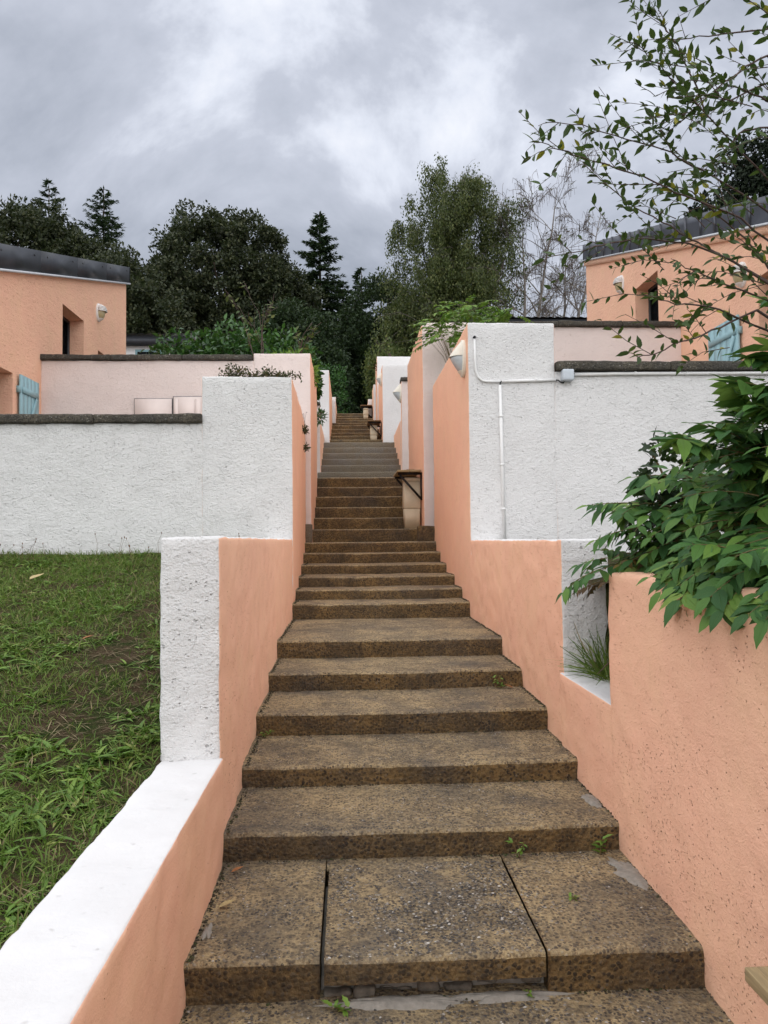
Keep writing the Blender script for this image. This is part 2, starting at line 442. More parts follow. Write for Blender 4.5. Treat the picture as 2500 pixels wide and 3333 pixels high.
def leafmat(name, stops, rough=0.5, trans=0.25, veins=False, spec=0.35):
    """stops: ramp over a per-leaf random value"""
    m, n, l, b = mat(name)
    g = n.new('ShaderNodeNewGeometry')
    oi = n.new('ShaderNodeObjectInfo')
    r = math_(n, l, 'FRACT', math_(n, l, 'ADD', g.outputs['Random Per Island'], oi.outputs['Random']), 0.0)
    c = ramp(n, l, r, stops)
    if veins:
        uv = n.new('ShaderNodeUVMap'); s = n.new('ShaderNodeSeparateXYZ'); l.new(uv.outputs[0], s.inputs[0])
        av = math_(n, l, 'ABSOLUTE', s.outputs[1], 0.0)
        mid = ramp(n, l, av, [(0.0, (1, 1, 1)), (0.07, (0, 0, 0))])
        w = math_(n, l, 'SINE', math_(n, l, 'MULTIPLY', math_(n, l, 'SUBTRACT', s.outputs[0], math_(n, l, 'MULTIPLY', av, 0.28)), 62.0), 0.0)
        sv = ramp(n, l, w, [(0.86, (0, 0, 0)), (1.0, (1, 1, 1))])
        vf = math_(n, l, 'MAXIMUM', mid, math_(n, l, 'MULTIPLY', sv, 0.45))
        hs = n.new('ShaderNodeMix'); hs.data_type = 'RGBA'; hs.inputs[0].default_value = 0.5
        l.new(c, hs.inputs[6]); hs.inputs[7].default_value = (0.16, 0.25, 0.09, 1)
        c = mixc(n, l, math_(n, l, 'MULTIPLY', vf, 0.55), c, hs.outputs[2])
        bump(n, l, b, math_(n, l, 'SUBTRACT', 0.0, vf), 0.0015, 0.8)
    l.new(c, b.inputs['Base Color'])
    b.inputs['Roughness'].default_value = rough
    b.inputs['Specular IOR Level'].default_value = spec
    if trans:
        out = n['Material Output']
        t = n.new('ShaderNodeBsdfTranslucent')
        l.new(mixc(n, l, 0.5, c, (0.10, 0.16, 0.02)), t.inputs[0])
        ms = n.new('ShaderNodeMixShader'); ms.inputs[0].default_value = trans
        l.new(b.outputs[0], ms.inputs[1]); l.new(t.outputs[0], ms.inputs[2]); l.new(ms.outputs[0], out.inputs[0])
    return m
L_WIST = leafmat('wisteria_leaf', [(0, (0.034, 0.105, 0.030)), (0.35, (0.058, 0.160, 0.042)), (0.7, (0.095, 0.215, 0.045)), (0.86, (0.15, 0.29, 0.055)), (1, (0.24, 0.37, 0.08))], 0.5, 0.28, True, 0.28)
L_YOUNG = leafmat('bronze_young_leaf', [(0, (0.17, 0.12, 0.03)), (1, (0.26, 0.17, 0.05))], 0.5, 0.3, True)
L_BRONZE = leafmat('dark_bronze_leaf', [(0, (0.10, 0.055, 0.025)), (1, (0.15, 0.08, 0.03))], 0.5, 0.2, True)
L_ARCH = leafmat('small_oval_leaf', [(0, (0.030, 0.060, 0.018)), (0.6, (0.055, 0.10, 0.028)), (0.93, (0.075, 0.13, 0.035)), (0.97, (0.30, 0.30, 0.03)), (1, (0.34, 0.31, 0.04))], 0.5, 0.25, True)
L_OAK = leafmat('holm_oak_leaf', [(0, (0.018, 0.026, 0.012)), (0.6, (0.036, 0.048, 0.020)), (1, (0.075, 0.080, 0.034))], 0.6, 0.1)
L_DARK = leafmat('dark_broadleaf', [(0, (0.012, 0.026, 0.010)), (0.6, (0.020, 0.042, 0.014)), (1, (0.04, 0.065, 0.02))], 0.6, 0.12)
L_CON = leafmat('spruce_needles', [(0, (0.030, 0.055, 0.034)), (0.7, (0.055, 0.092, 0.056)), (1, (0.09, 0.13, 0.075))], 0.7, 0.15)
L_PINE = leafmat('pine_needles', [(0, (0.008, 0.016, 0.008)), (1, (0.022, 0.036, 0.016))], 0.7, 0.0)
L_BIRCH = leafmat('birch_leaf', [(0, (0.042, 0.060, 0.018)), (0.6, (0.080, 0.105, 0.030)), (1, (0.15, 0.16, 0.05))], 0.5, 0.3)
L_LAUREL = leafmat('laurel_leaf', [(0, (0.018, 0.065, 0.014)), (0.6, (0.035, 0.11, 0.022)), (1, (0.075, 0.19, 0.035))], 0.4, 0.2, False, 0.5)
L_LIME = leafmat('lime_green_leaf', [(0, (0.09, 0.20, 0.025)), (1, (0.20, 0.32, 0.05))], 0.5, 0.3)
L_COTO = leafmat('cotoneaster_leaf', [(0, (0.035, 0.045, 0.018)), (0.7, (0.07, 0.075, 0.025)), (1, (0.15, 0.09, 0.03))], 0.5, 0.15)
L_SCRUB = leafmat('scrub_leaf', [(0, (0.045, 0.075, 0.02)), (1, (0.13, 0.15, 0.04))], 0.6, 0.2)
L_WEED = leafmat('weed_leaf', [(0, (0.085, 0.175, 0.024)), (0.6, (0.145, 0.27, 0.038)), (0.9, (0.23, 0.34, 0.06)), (1, (0.30, 0.28, 0.09))], 0.45, 0.25, False, 0.4)
L_GRASS = leafmat('grass_blade', [(0, (0.075, 0.135, 0.020)), (0.55, (0.125, 0.205, 0.034)), (0.82, (0.19, 0.26, 0.055)), (0.93, (0.22, 0.18, 0.08)), (1, (0.30, 0.24, 0.12))], 0.55, 0.25, False, 0.3)
STRAW = leafmat('dry_straw', [(0, (0.13, 0.10, 0.055)), (1, (0.30, 0.24, 0.14))], 0.9, 0.0)
PEB = leafmat('pebble', [(0, (0.035, 0.033, 0.034)), (0.4, (0.085, 0.075, 0.065)), (0.7, (0.16, 0.13, 0.09)), (0.93, (0.26, 0.235, 0.20)), (1, (0.48, 0.46, 0.42))], 0.7, 0.0)

# ------------------------------------------------------------------ leaf instancing
def leaf_template(wid=0.28, fold=0.18, droop=0.15, n=5, serr=0.0, lob=1.0):
    """leaf of unit length along +X, normal +Z, with a folded midrib; returns V,F,uv"""
    V, uv = [], []
    for i in range(n + 1):
        t = i / n
        w = wid * (math.sin(math.pi * min(1, t ** 0.75 * 1.0)) ** lob) * (1 if t < 1 else 0)
        w = max(w, 0.004)
        if serr and 0 < i < n: w *= 1 + serr * (1 if i % 2 else -1)
        z = -droop * t * t
        V += [(t, w, z + fold * w), (t, 0, z), (t, -w, z + fold * w)]
        uv += [(t, 1), (t, 0), (t, -1)]
    F = []
    for i in range(n):
        a = i * 3
        F += [(a, a + 1, a + 4, a + 3), (a + 1, a + 2, a + 5, a + 4)]
    return np.array(V), np.array(F, np.int32)[:, ::-1], np.array(uv)
def frames(d, up):
    """orthonormal frames from directions d (n,3) and up hints (n,3): columns x=d, y, z"""
    d = d / np.linalg.norm(d, axis=1, keepdims=True)
    y = np.cross(up, d); ln = np.linalg.norm(y, axis=1, keepdims=True); ln[ln < 1e-6] = 1; y = y / ln
    z = np.cross(d, y)
    return np.stack([d, y, z], axis=2)
def merge(tpl, P, R, S):
    V, F, uv = tpl
    n = len(P)
    VV = np.einsum('nij,kj->nki', R, V) * S[:, None, None] + P[:, None, :]
    FF = F[None] + (np.arange(n) * len(V))[:, None, None]
    return VV.reshape(-1, 3), FF.reshape(-1, F.shape[1]), np.tile(uv, (n, 1))
CARD = (np.array([(0, 0, 0), (0.5, 0.27, 0.03), (1, 0, 0), (0.5, -0.27, 0.03)], float), np.array([(0, 3, 2, 1)], np.int32), np.array([(0, 0), (0.5, 1), (1, 0), (0.5, -1)], float))
def unit(n, r=rng):
    v = r.normal(size=(n, 3)); return v / np.linalg.norm(v, axis=1, keepdims=True)
def leaf_cloud(name, P, size, m, parent, tpl=CARD, outward=None, up_bias=0.8, d=None):
    n = len(P)
    if d is None: d = unit(n)
    if outward is not None: d = d + outward * 0.7
    upv = unit(n) + np.array([0, 0, up_bias])
    S = size * rng.uniform(0.65, 1.35, n)
    V, F, uv = merge(tpl, P, frames(d, upv), S)
    return obj(name, mesh(V, F, None, False, uv), m, parent)

def bez(a, b, c, n):
    return [a * (1 - t) ** 2 + b * 2 * t * (1 - t) + c * t * t for t in [i / (n - 1) for i in range(n)]]

# ================================================================== SETTING
def gz(y):
    return float(np.interp(y, [-400, 1, 4, 8.6, 12.4, 15, 18.5, 22.5, 30, 45, 100, 400], [-3, -0.45, -0.30, 0.5, 1.3, 2.2, 2.5, 3.9, 6.1, 9.0, 17, 40]))
ys = [-400, -100, -30, -8, 1, 2, 3, 4, 5, 6.5, 8.6, 10, 12.4, 15, 18.5, 22.5, 26, 30, 34, 38, 42, 46, 52, 60, 80, 100, 160, 400]
xs = [-500, -200, -80, -40, -25, -15, -10, -7, -4, -1, 1.5, 4, 7, 10, 15, 25, 40, 80, 200, 500]
V = [(x, y, gz(y) + (0.25 * nz(x, y, 0, 0.3) if y > 31 else 0)) for y in ys for x in xs]
nxs = len(xs)
F = [(j * nxs + i, j * nxs + i + 1, (j + 1) * nxs + i + 1, (j + 1) * nxs + i) for j in range(len(ys) - 1) for i in range(nxs - 1)]
g = obj('ground', mesh(V, F, None, True), GROUND); tag(g, kind='structure')

# ---- stairs: every step its own piece
STEPS = [(2.97, 0.13), (3.89, 0.265), (4.61, 0.385), (5.33, 0.535), (6.12, 0.675), (6.88, 0.832), (8.71, 1.005), (9.29, 1.126), (9.93, 1.253),
         (10.72, 1.380), (11.46, 1.530), (12.0, 1.690), (12.78, 1.905), (13.25, 2.11), (13.66, 2.31), (14.12, 2.525), (14.62, 2.735), (15.05, 2.95)]
CONC = [(18.6, 3.11), (18.95, 3.275), (19.32, 3.44), (19.82, 3.66), (20.4, 3.885), (21.0, 4.11), (21.62, 4.335), (22.3, 4.57)]
FAR = [(23.0, 4.74), (23.9, 4.98), (24.8, 5.2), (25.5, 5.43), (26.4, 5.68), (27.0, 5.86), (27.55, 6.03), (28.1, 6.2), (28.7, 6.38), (29.3, 6.58)]
stairs = empty('stairs', (0.375, 2.2, -0.3)); tag(stairs, kind='structure')
def step_mesh(x0, x1, yf, yb, zt, zb, seg, amp, seed, sag=0.0):
    """tread + rounded nosing + riser swept across X, worn and uneven"""
    d = yb - yf
    ny = max(2, int(d / seg)); nr = max(2, int((zt - zb) / seg))
    prof = [(yb, zt, 0)] + [(yb - (d - 0.02) * i / ny, zt, 0) for i in range(1, ny + 1)] + [(yf + 0.007, zt - 0.004, 0), (yf, zt - 0.016, 1)]
    prof += [(yf, zt - 0.016 - (zt - 0.016 - zb) * i / nr, 1) for i in range(1, nr + 1)]
    nx = max(4, int((x1 - x0) / seg))
    V, F, M = [], [], []
    k = len(prof)
    for i in range(nx + 1):
        x = x0 + (x1 - x0) * i / nx
        chip = 0.022 * max(0, nz(x, seed, 0, 3.4) - 0.15) + 0.007 * nz(x, seed * 2, 0, 14) + 0.006 * nz(x, seed * 3, 0, 37)
        for (y, z, s) in prof:
            e = math.exp(-((y - yf) ** 2 + (z - zt) ** 2) / 0.0009)
            a = nz(x + seed, y, z, 2.2) * amp + nz(x, y + seed, z, 11) * amp * 0.6 + nz(x, y, z + seed, 34) * amp * 0.5
            yy = y + (a * 1.2 if s else 0) + e * chip * 1.2
            zv = z + (0 if s else a) - e * abs(chip) - sag * (0.5 - abs(i / nx - 0.5)) * 2 * (0 if s and z < zt - 0.06 else 1)
            V.append((x, yy, zv))
    for i in range(nx):
        for j in range(k - 1):
            F.append((i * k + j, i * k + j + 1, (i + 1) * k + j + 1, (i + 1) * k + j))
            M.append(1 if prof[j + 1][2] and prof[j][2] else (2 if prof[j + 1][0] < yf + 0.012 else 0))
    # closed ends and underside
    b = len(V)
    V += [(x0, yb, zb), (x1, yb, zb)]
    F.append(tuple([j for j in range(k)] + [b])); M.append(0)
    F.append(tuple([b + 1] + [nx * k + j for j in reversed(range(k))])); M.append(0)
    return mesh(V, F, M, True)
def xlim(i):
    return (-0.68, 1.43) if i <= 11 else (-0.66, 1.30)
allst = STEPS + [CONC[0]]
for i in range(len(STEPS)):
    yf, zt = STEPS[i]
    yb = allst[i + 1][0] + 0.06
    zb = (STEPS[i - 1][1] if i else -0.02) - 0.05
    if i == 0: continue
    x0, x1 = xlim(i)
    seg = 0.022 if i < 4 else (0.035 if i < 9 else 0.06)
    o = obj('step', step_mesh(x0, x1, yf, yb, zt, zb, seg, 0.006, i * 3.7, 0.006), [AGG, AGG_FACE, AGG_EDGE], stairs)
for i in range(len(CONC)):
    yf, zt = CONC[i]
    yb = (CONC + [FAR[0]])[i + 1][0] + 0.06
    zb = (CONC[i - 1][1] if i else STEPS[-1][1]) - 0.05
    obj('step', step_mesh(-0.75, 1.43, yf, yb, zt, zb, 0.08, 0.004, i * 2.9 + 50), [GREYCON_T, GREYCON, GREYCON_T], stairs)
for i in range(len(FAR)):
    yf, zt = FAR[i]
    yb = (FAR + [(32.5, 0)])[i + 1][0] + 0.06
    zb = (FAR[i - 1][1] if i else CONC[-1][1]) - 0.05
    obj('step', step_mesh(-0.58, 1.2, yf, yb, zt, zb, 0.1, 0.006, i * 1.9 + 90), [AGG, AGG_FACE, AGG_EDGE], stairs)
# bottom landing (step the viewer stands on) and the three slabs of the first step
obj('step', step_mesh(-0.68, 1.43, -3.0, 3.10, -0.02, -0.4, 0.04, 0.005, 31.0), [AGG, AGG_FACE, AGG_EDGE], stairs)
obj('step_slab', step_mesh(-0.68, -0.122, 2.975, 3.95, 0.13, -0.06, 0.018, 0.006, 12.0), [AGG, AGG_FACE, AGG_EDGE], stairs)
obj('step_slab', step_mesh(0.748, 1.43, 2.965, 3.95, 0.132, -0.06, 0.018, 0.006, 15.0), [AGG, AGG_FACE, AGG_EDGE], stairs)
obj('step_slab', step_mesh(-0.104, 0.736, 2.945, 3.80, 0.140, 0.048, 0.018, 0.005, 18.0), [AGG, AGG_FACE, AGG_EDGE], stairs)
obj('step_slab', step_mesh(-0.118, 0.744, 3.805, 3.96, 0.128, -0.06, 0.018, 0.006, 21.0), [AGG, AGG_FACE, AGG_EDGE], stairs)
obj('riser_core', rough_box(-0.125, 0.75, 3.035, 3.80, -0.06, 0.035, 0.03, 0.01, 0.008, 3.3), MORTAR, stairs)
xx = -0.11
while xx < 0.70:
    w = random.uniform(0.07, 0.2)
    h = random.uniform(0.022, 0.05); zb = random.choice((-0.03, 0.0, -0.03, 0.008))
    obj('rubble_stone', rough_box(xx, min(xx + w, 0.73), 2.985 + random.uniform(0, 0.035), 3.2, zb, min(zb + h, 0.04), 0.014, 0.022, 0.009, xx * 9), RUBBLE if random.random() < 0.7 else MORTAR, stairs)
    xx += w + random.uniform(0.005, 0.02)
# stone plinths where the stair narrows
obj('plinth', rough_box(1.12, 1.40, 12.18, 12.5, 1.66, 1.93, 0.05, 0.006, 0.01, 5.0), AGG_FACE, stairs)
obj('plinth', rough_box(-0.68, -0.575, 12.2, 12.5, 1.66, 1.98, 0.05, 0.006, 0.01, 6.0), GREYCON, stairs)
# mortar patches on the treads
def patch(cx, cy, z, rx, ry, seed, m=None, a=0.0):
    V = [(cx, cy, z + 0.010)]
    n = 40
    for q in (0.6, 1.0):
        for i in range(n):
            t = 2 * math.pi * i / n
            r = q * (1 + 0.6 * nz(math.cos(t) * 1.3, math.sin(t) * 1.3, seed, 1.0) + 0.45 * nz(math.cos(t) * 4, math.sin(t) * 4, seed, 1.0))
            px, py = rx * r * math.cos(t), ry * r * math.sin(t)
            V.append((cx + px * math.cos(a) - py * math.sin(a), cy + px * math.sin(a) + py * math.cos(a), z + (0.009 if q < 1 else -0.006)))
    F = [(0, 1 + i, 1 + (i + 1) % n) for i in range(n)] + [(1 + i, 1 + n + i, 1 + n + (i + 1) % n, 1 + (i + 1) % n) for i in range(n)]
    obj('mortar_patch', mesh(V, F, None, True), m or MORTAR, stairs)
patch(0.18, 2.94, -0.019, 0.30, 0.045, 1.0); patch(0.55, 2.95, -0.019, 0.24, 0.035, 1.7)
patch(1.31, 3.62, 0.130, 0.07, 0.20, 2.0, None, 0.15)
patch(1.33, 4.25, 0.265, 0.05, 0.12, 3.0)
patch(-0.585, 3.20, 0.13, 0.02, 0.08, 4.0)
# loose aggregate standing proud of the near treads
ICO = None
def pebbles(name, x0, x1, y0, y1, z, n, s0, s1):
    base = np.array([(1, 0, 0), (0.3, 0.9, 0), (-0.8, 0.6, 0), (-0.85, -0.5, 0), (0.2, -0.95, 0), (0.25, 0.1, 0.55), (-0.3, -0.15, 0.5)], float)
    f = np.array([(0, 1, 5), (1, 2, 5), (2, 6, 5), (2, 3, 6), (3, 4, 6), (4, 5, 6), (4, 0, 5)], np.int32)
    P = np.stack([rng.uniform(x0, x1, n), rng.uniform(y0, y1, n), np.full(n, z)], 1)
    keep = np.array([nz(p[0], p[1], 5, 4.0) + 0.4 * nz(p[0], p[1], 9, 13) > -0.28 for p in P])
    P = P[keep]; n = len(P)
    P[:, 2] += np.array([-0.002 + 0.004 * nz(p[0], p[1], 3, 9) for p in P])
    d = np.stack([rng.normal(size=n), rng.normal(size=n), rng.normal(size=n) * 0.12], 1)
    V, F, uv = merge((base * np.array([1, 0.75, 0.8]), f, base[:, :2]), P, frames(d, np.tile([0, 0, 1.0], (n, 1)) + rng.normal(size=(n, 3)) * 0.12), rng.uniform(s0, s1, n) ** 1.0)
    o = obj(name, mesh(V, F, None, False, uv), PEB, stairs); o['kind'] = 'stuff'
pebbles('pebbles', -0.10, 0.73, 2.96, 3.79, 0.141, 3600, 0.003, 0.010)
pebbles('pebbles', -0.62, -0.13, 2.99, 3.88, 0.131, 1600, 0.002, 0.0075)
pebbles('pebbles', 0.755, 1.375, 2.98, 3.88, 0.133, 2000, 0.002, 0.008)
pebbles('pebbles', -0.62, 1.375, 2.2, 2.95, -0.019, 4200, 0.003, 0.010)
pebbles('pebbles', -0.62, 1.375, 3.92, 4.60, 0.264, 4200, 0.002, 0.006)
pebbles('pebbles', -0.62, 1.375, 4.64, 5.32, 0.384, 3800, 0.002, 0.0055)

CRUMB = leafmat('dirt_crumbs', [(0, (0.018, 0.014, 0.010)), (0.6, (0.05, 0.04, 0.022)), (0.8, (0.035, 0.05, 0.015)), (1, (0.16, 0.13, 0.09))], 0.9, 0.0)
def debris():
    P, S = [], []
    tr = [(-0.02, 2.2, 2.97)] + [(STEPS[i][1], STEPS[i][0], STEPS[i + 1][0]) for i in range(11)]
    for z, ya, yb in tr:
        for k in range(150):
            x = random.uniform(-0.61, 1.36)
            if nz(x, z * 7, 3, 2.5) < -0.15: continue
            P.append((x, yb - abs(random.gauss(0, 0.012)) - 0.004, z + 0.001)); S.append(random.uniform(0.002, 0.008))
        for xw, sg in ((-0.62, 1), (1.372, -1)):
            for k in range(int(150 * (yb - ya))):
                y = random.uniform(ya + 0.02, yb)
                P.append((xw + sg * abs(random.gauss(0, 0.014)), y, z + 0.001)); S.append(random.uniform(0.002, 0.009))
    n = len(P); P = np.array(P); S = np.array(S)
    base = np.array([(1, 0, 0), (0.3, 0.9, 0), (-0.8, 0.6, 0), (-0.85, -0.5, 0), (0.2, -0.95, 0), (0.25, 0.1, 0.8), (-0.3, -0.15, 0.7)], float)
    f = np.array([(0, 1, 5), (1, 2, 5), (2, 6, 5), (2, 3, 6), (3, 4, 6), (4, 5, 6), (4, 0, 5)], np.int32)
    d = np.stack([rng.normal(size=n), rng.normal(size=n), rng.normal(size=n) * 0.2], 1)
    V, F, uv = merge((base, f, base[:, :2]), P, frames(d, np.tile([0, 0, 1.0], (n, 1))), S)
    o = obj('dirt', mesh(V, F, None, False, uv), CRUMB, stairs); o['kind'] = 'stuff'
debris()

# ---- lawn sheet left of the stairs
def lz(x, y):
    b = float(np.interp(y, [-3, 2, 3.6, 5.5, 8.9], [0.45, 0.56, 0.60, 1.0, 1.60]))
    return b + 0.03 * nz(x, y, 2, 0.9) + 0.012 * nz(x, y, 7, 4) - 0.06 * max(0, (x + 1.3))
lx = np.linspace(-9, -0.86, 70); ly = np.linspace(-3, 8.95, 90)
V = [(x, y, lz(x, y)) for y in ly for x in lx]
F = [(j * 70 + i, j * 70 + i + 1, (j + 1) * 70 + i + 1, (j + 1) * 70 + i) for j in range(89) for i in range(69)]
o = obj('lawn', mesh(V, F, None, True), SOIL); tag(o, kind='structure')

# ---- terraces, planter soil
mb = MB(); mb.box(-9.5, -1.6, 9.12, 17.5, 1.2, 2.3); o = mb.build('terrace', PAVE); tag(o, kind='structure')
mb = MB(); mb.box(2.3, 11.5, 8.85, 17.5, 1.2, 2.8); o = mb.build('terrace', PAVE); tag(o, kind='structure')
V = []
sx_ = np.linspace(1.52, 6.0, 30); sy_ = np.linspace(-3, 8.7, 60)
for y in sy_:
    for x in sx_:
        V.append((x, y, 1.44 + 0.10 * min(1, (x - 1.52) / 0.5) + 0.05 * nz(x, y, 4, 2.0)))
F = [(j * 30 + i, j * 30 + i + 1, (j + 1) * 30 + i + 1, (j + 1) * 30 + i) for j in range(59) for i in range(29)]
o = obj('soil', mesh(V, F, None, True), SOIL); tag(o, kind='structure')

# ================================================================== WALLS
paint = lambda a, s: 1 if a == 'x' else 0
# left: low wall with flat white top, then taller part ending in a white pillar face
o = obj('garden_wall', rough_box(-0.925, -0.625, -3.0, 3.87, -0.5, 0.645, 0.035, 0.007, 0.010, 1.1, lambda a, s: 1 if (a == 'x' and s > 0) else 0, None, 0.003), [WSMOOTH, ORANGE_S])
tag(o, 'low salmon wall with a broad flat white top beside the lawn at lower left', 'wall')
o = obj('garden_wall', rough_box(-0.927, -0.636, 3.85, 8.88, -0.3, 1.735, 0.035, 0.008, 0.014, 2.2, lambda a, s: 1 if (a == 'x' and s > 0) else 0), [WHITE2, ORANGE_S])
tag(o, 'chest high salmon stair wall ending in a white pillar face beside the lawn', 'wall')
# right
o = obj('garden_wall', rough_box(1.376, 1.69, 4.93, 8.62, -0.3, 1.702, 0.035, 0.009, 0.014, 3.3, lambda a, s: 1 if (a == 'x' and s < 0) else 0), [WHITE2, ORANGE])
tag(o, 'salmon stair wall with white end face and white top edge behind the shrub', 'wall')
o = obj('garden_wall', rough_box(1.364, 1.66, 3.90, 4.97, -0.4, 0.838, 0.035, 0.008, 0.010, 4.4, lambda a, s: 0 if a == 'z' else 1), [WSMOOTH, ORANGE])
tag(o, 'short low salmon wall with white ledge between planter and taller stair wall', 'wall')
o = obj('planter_wall', rough_box(1.356, 1.60, -3.0, 3.99, -0.5, 1.535, 0.03, 0.006, 0.022, 5.5, lambda a, s: 0, None, 0.007), [ORANGE])
tag(o, 'rough salmon planter wall at the right edge beneath the overhanging leaves', 'wall')
o = obj('earth_bank', rough_box(1.665, 5.9, 3.6, 8.60, 0.2, 1.43, 0.12, 0.03, 0.02, 8.5), MOSS); tag(o, kind='structure')

def coping(parent, x0, x1, y0, y1, z0, z1, ln, seed):
    n = max(1, round((x1 - x0) / ln))
    for i in range(n):
        a = x0 + (x1 - x0) * i / n; b = x0 + (x1 - x0) * (i + 1) / n
        obj('coping_stone', rough_box(a + 0.002, b - 0.002, y0 + random.uniform(-0.006, 0.006), y1, z0 + random.uniform(-0.004, 0.004), z1 + random.uniform(-0.005, 0.005), 0.045, 0.009, 0.018, seed + i * 2.3), COPE, parent)

def flare(p):      # the left block opens slightly towards the hill
    if p.x > -1.0:
        p.x += -0.045 * (p.y - 8.85) / 3.5
    return p
# left terrace, white
t = empty('terrace_wall', (-3, 8.85, 1.2)); tag(t, 'white roughcast terrace wall above the lawn with dark stone coping and raised corner block', 'wall')
obj('wall', rough_box(-9.0, -1.58, 8.858, 9.15, 1.2, 3.075, 0.07, 0.006, 0.014, 10.0), [WHITE], t)
obj('corner_block', rough_box(-1.66, -0.628, 8.85, 12.39, 1.0, 3.61, 0.07, 0.006, 0.014, 11.0, paint, flare), [WHITE, ORANGE_S], t)
coping(t, -9.0, -1.655, 8.80, 9.22, 3.078, 3.172, 1.25, 40.0)
# right terrace, white
t = empty('terrace_wall', (3.5, 8.6, 1.5)); tag(t, 'white terrace wall carrying a conduit and grey box, with dark coping and raised corner block', 'wall')
obj('wall', rough_box(2.29, 9.0, 8.608, 8.9, 1.2, 3.615, 0.07, 0.006, 0.014, 12.0), [WHITE2], t)
obj('corner_block', rough_box(1.376, 2.37, 8.60, 12.2, 0.6, 4.17, 0.07, 0.006, 0.014, 13.0, paint), [WHITE2, ORANGE], t)
coping(t, 2.375, 9.0, 8.54, 8.98, 3.618, 3.722, 1.25, 60.0)
# second flight, left and right (pale pink)
t = empty('terrace_wall', (-3, 12.4, 2.3)); tag(t, 'pale pink terrace wall with thin dark coping between left house and stairs', 'wall')
obj('wall', rough_box(-4.95, -1.42, 12.408, 12.7, 2.2, 4.635, 0.1, 0.006, 0.014, 14.0), [PINK], t)
obj('corner_block', rough_box(-1.50, -0.585, 12.40, 14.85, 1.4, 4.75, 0.08, 0.006, 0.014, 15.0, paint), [PINK, ORANGE_S], t)
coping(t, -4.9, -1.51, 12.35, 12.76, 4.638, 4.725, 1.2, 80.0)
t = empty('terrace_wall', (3.5, 12.4, 2.8)); tag(t, 'pale pink terrace wall with dark coping against the right house', 'wall')
obj('wall', rough_box(2.32, 5.60, 12.408, 12.7, 2.6, 5.195, 0.1, 0.006, 0.014, 16.0), [PINK], t)
obj('corner_block', rough_box(1.235, 2.40, 12.40, 15.45, 1.4, 5.26, 0.08, 0.006, 0.014, 17.0, paint), [PINK, ORANGE], t)
coping(t, 2.41, 5.62, 12.35, 12.76, 5.198, 5.285, 1.2, 90.0)
# third flight: capped walls beside the grey steps
o_l = empty('terrace_wall', (-2, 19.5, 3)); tag(o_l, 'narrow capped white wall end left of the grey concrete steps', 'wall')
obj('wall', rough_box(-5, -0.685, 19.45, 19.75, 2.4, 5.15, 0.15, 0.005, 0.014, 18.0, paint), [PINK, ORANGE_S], o_l)
obj('stair_wall', rough_box(-1.0, -0.68, 19.75, 22.78, 2.4, 4.80, 0.1, 0.005, 0.014, 19.0, paint), [PINK, ORANGE_S], o_l)
coping(o_l, -5.0, -0.68, 19.40, 19.80, 5.153, 5.235, 1.4, 100.0)
o_r = empty('terrace_wall', (2, 19.5, 3)); tag(o_r, 'narrow capped white wall end with lamp right of the grey concrete steps', 'wall')
obj('wall', rough_box(1.39, 5, 19.45, 19.75, 2.4, 5.77, 0.15, 0.005, 0.014, 20.0, paint), [PINK, ORANGE], o_r)
obj('stair_wall', rough_box(1.375, 1.70, 19.75, 22.55, 2.4, 4.80, 0.1, 0.005, 0.014, 21.0, paint), [PINK, ORANGE], o_r)
coping(o_r, 1.37, 5.0, 19.40, 19.80, 5.773, 5.865, 1.4, 110.0)
# fourth flight blocks
def block(label, x0, x1, y0, y1, z0, z1, seed, m=(WHITE2, ORANGE_S)):
    o = obj('stair_block', rough_box(x0, x1, y0, y1, z0, z1, 0.14, 0.006, 0.014, seed, paint), list(m))
    tag(o, label, 'wall'); return o
block('tall bright white block left of the far brown steps', -3.4, -0.525, 22.80, 27.1, 3.5, 6.80, 22.0)
block('small white block at the top left of the far steps', -1.6, -0.40, 27.25, 30.5, 5.0, 6.82, 23.0)
block('wide bright white block with lamp right of the far brown steps', 1.065, 4.4, 22.80, 25.75, 3.5, 6.96, 24.0)
block('tallest far white block behind the lamp block right of the steps', 1.035, 4.2, 25.95, 27.5, 4.5, 7.97, 25.0)
block('slim far salmon sided block right of the upper steps', 0.96, 2.6, 27.6, 28.9, 5.0, 7.35, 26.0)
block('small white wall end at the top right of the far steps', 0.80, 0.955, 28.9, 30.6, 5.5, 7.05, 27.0)

# ================================================================== HOUSES
def side_wall(parent, X, sgn, y0, y1, z0, za, zb_, ops, depth, m):
    """wall plane x=X facing sgn; top edge runs from za (y0) to zb_ (y1); ops: openings (ya,yb,z0,z1)"""
    def zt(y): return za + (zb_ - za) * (y - y0) / (y1 - y0)
    yc = sorted({y0, y1} | {v for o_ in ops for v in o_[:2]})
    mb = MB()
    def q(a, b, c, d):
        mb.add([a, b, c, d], [(0, 1, 2, 3) if sgn > 0 else (3, 2, 1, 0)])
    for a, b in zip(yc[:-1], yc[1:]):
        mine = sorted([o_ for o_ in ops if o_[0] < b - 1e-6 and o_[1] > a + 1e-6], key=lambda o_: o_[2])
        z = z0
        for o_ in mine:
            q((X, a, z), (X, b, z), (X, b, o_[2]), (X, a, o_[2])); z = o_[3]
        q((X, a, z), (X, b, z), (X, b, zt(b)), (X, a, zt(a)))
    Xi = X - sgn * depth
    for (a, b, c, d) in ops:
        for P in ([(X, a, c), (Xi, a, c), (Xi, a, d), (X, a, d)], [(X, b, d), (Xi, b, d), (Xi, b, c), (X, b, c)],
                  [(X, a, d), (Xi, a, d), (Xi, b, d), (X, b, d)], [(X, b, c), (Xi, b, c), (Xi, a, c), (X, a, c)]):
            mb.add(P, [(0, 1, 2, 3)])
    return mb.build('wall', m, parent)
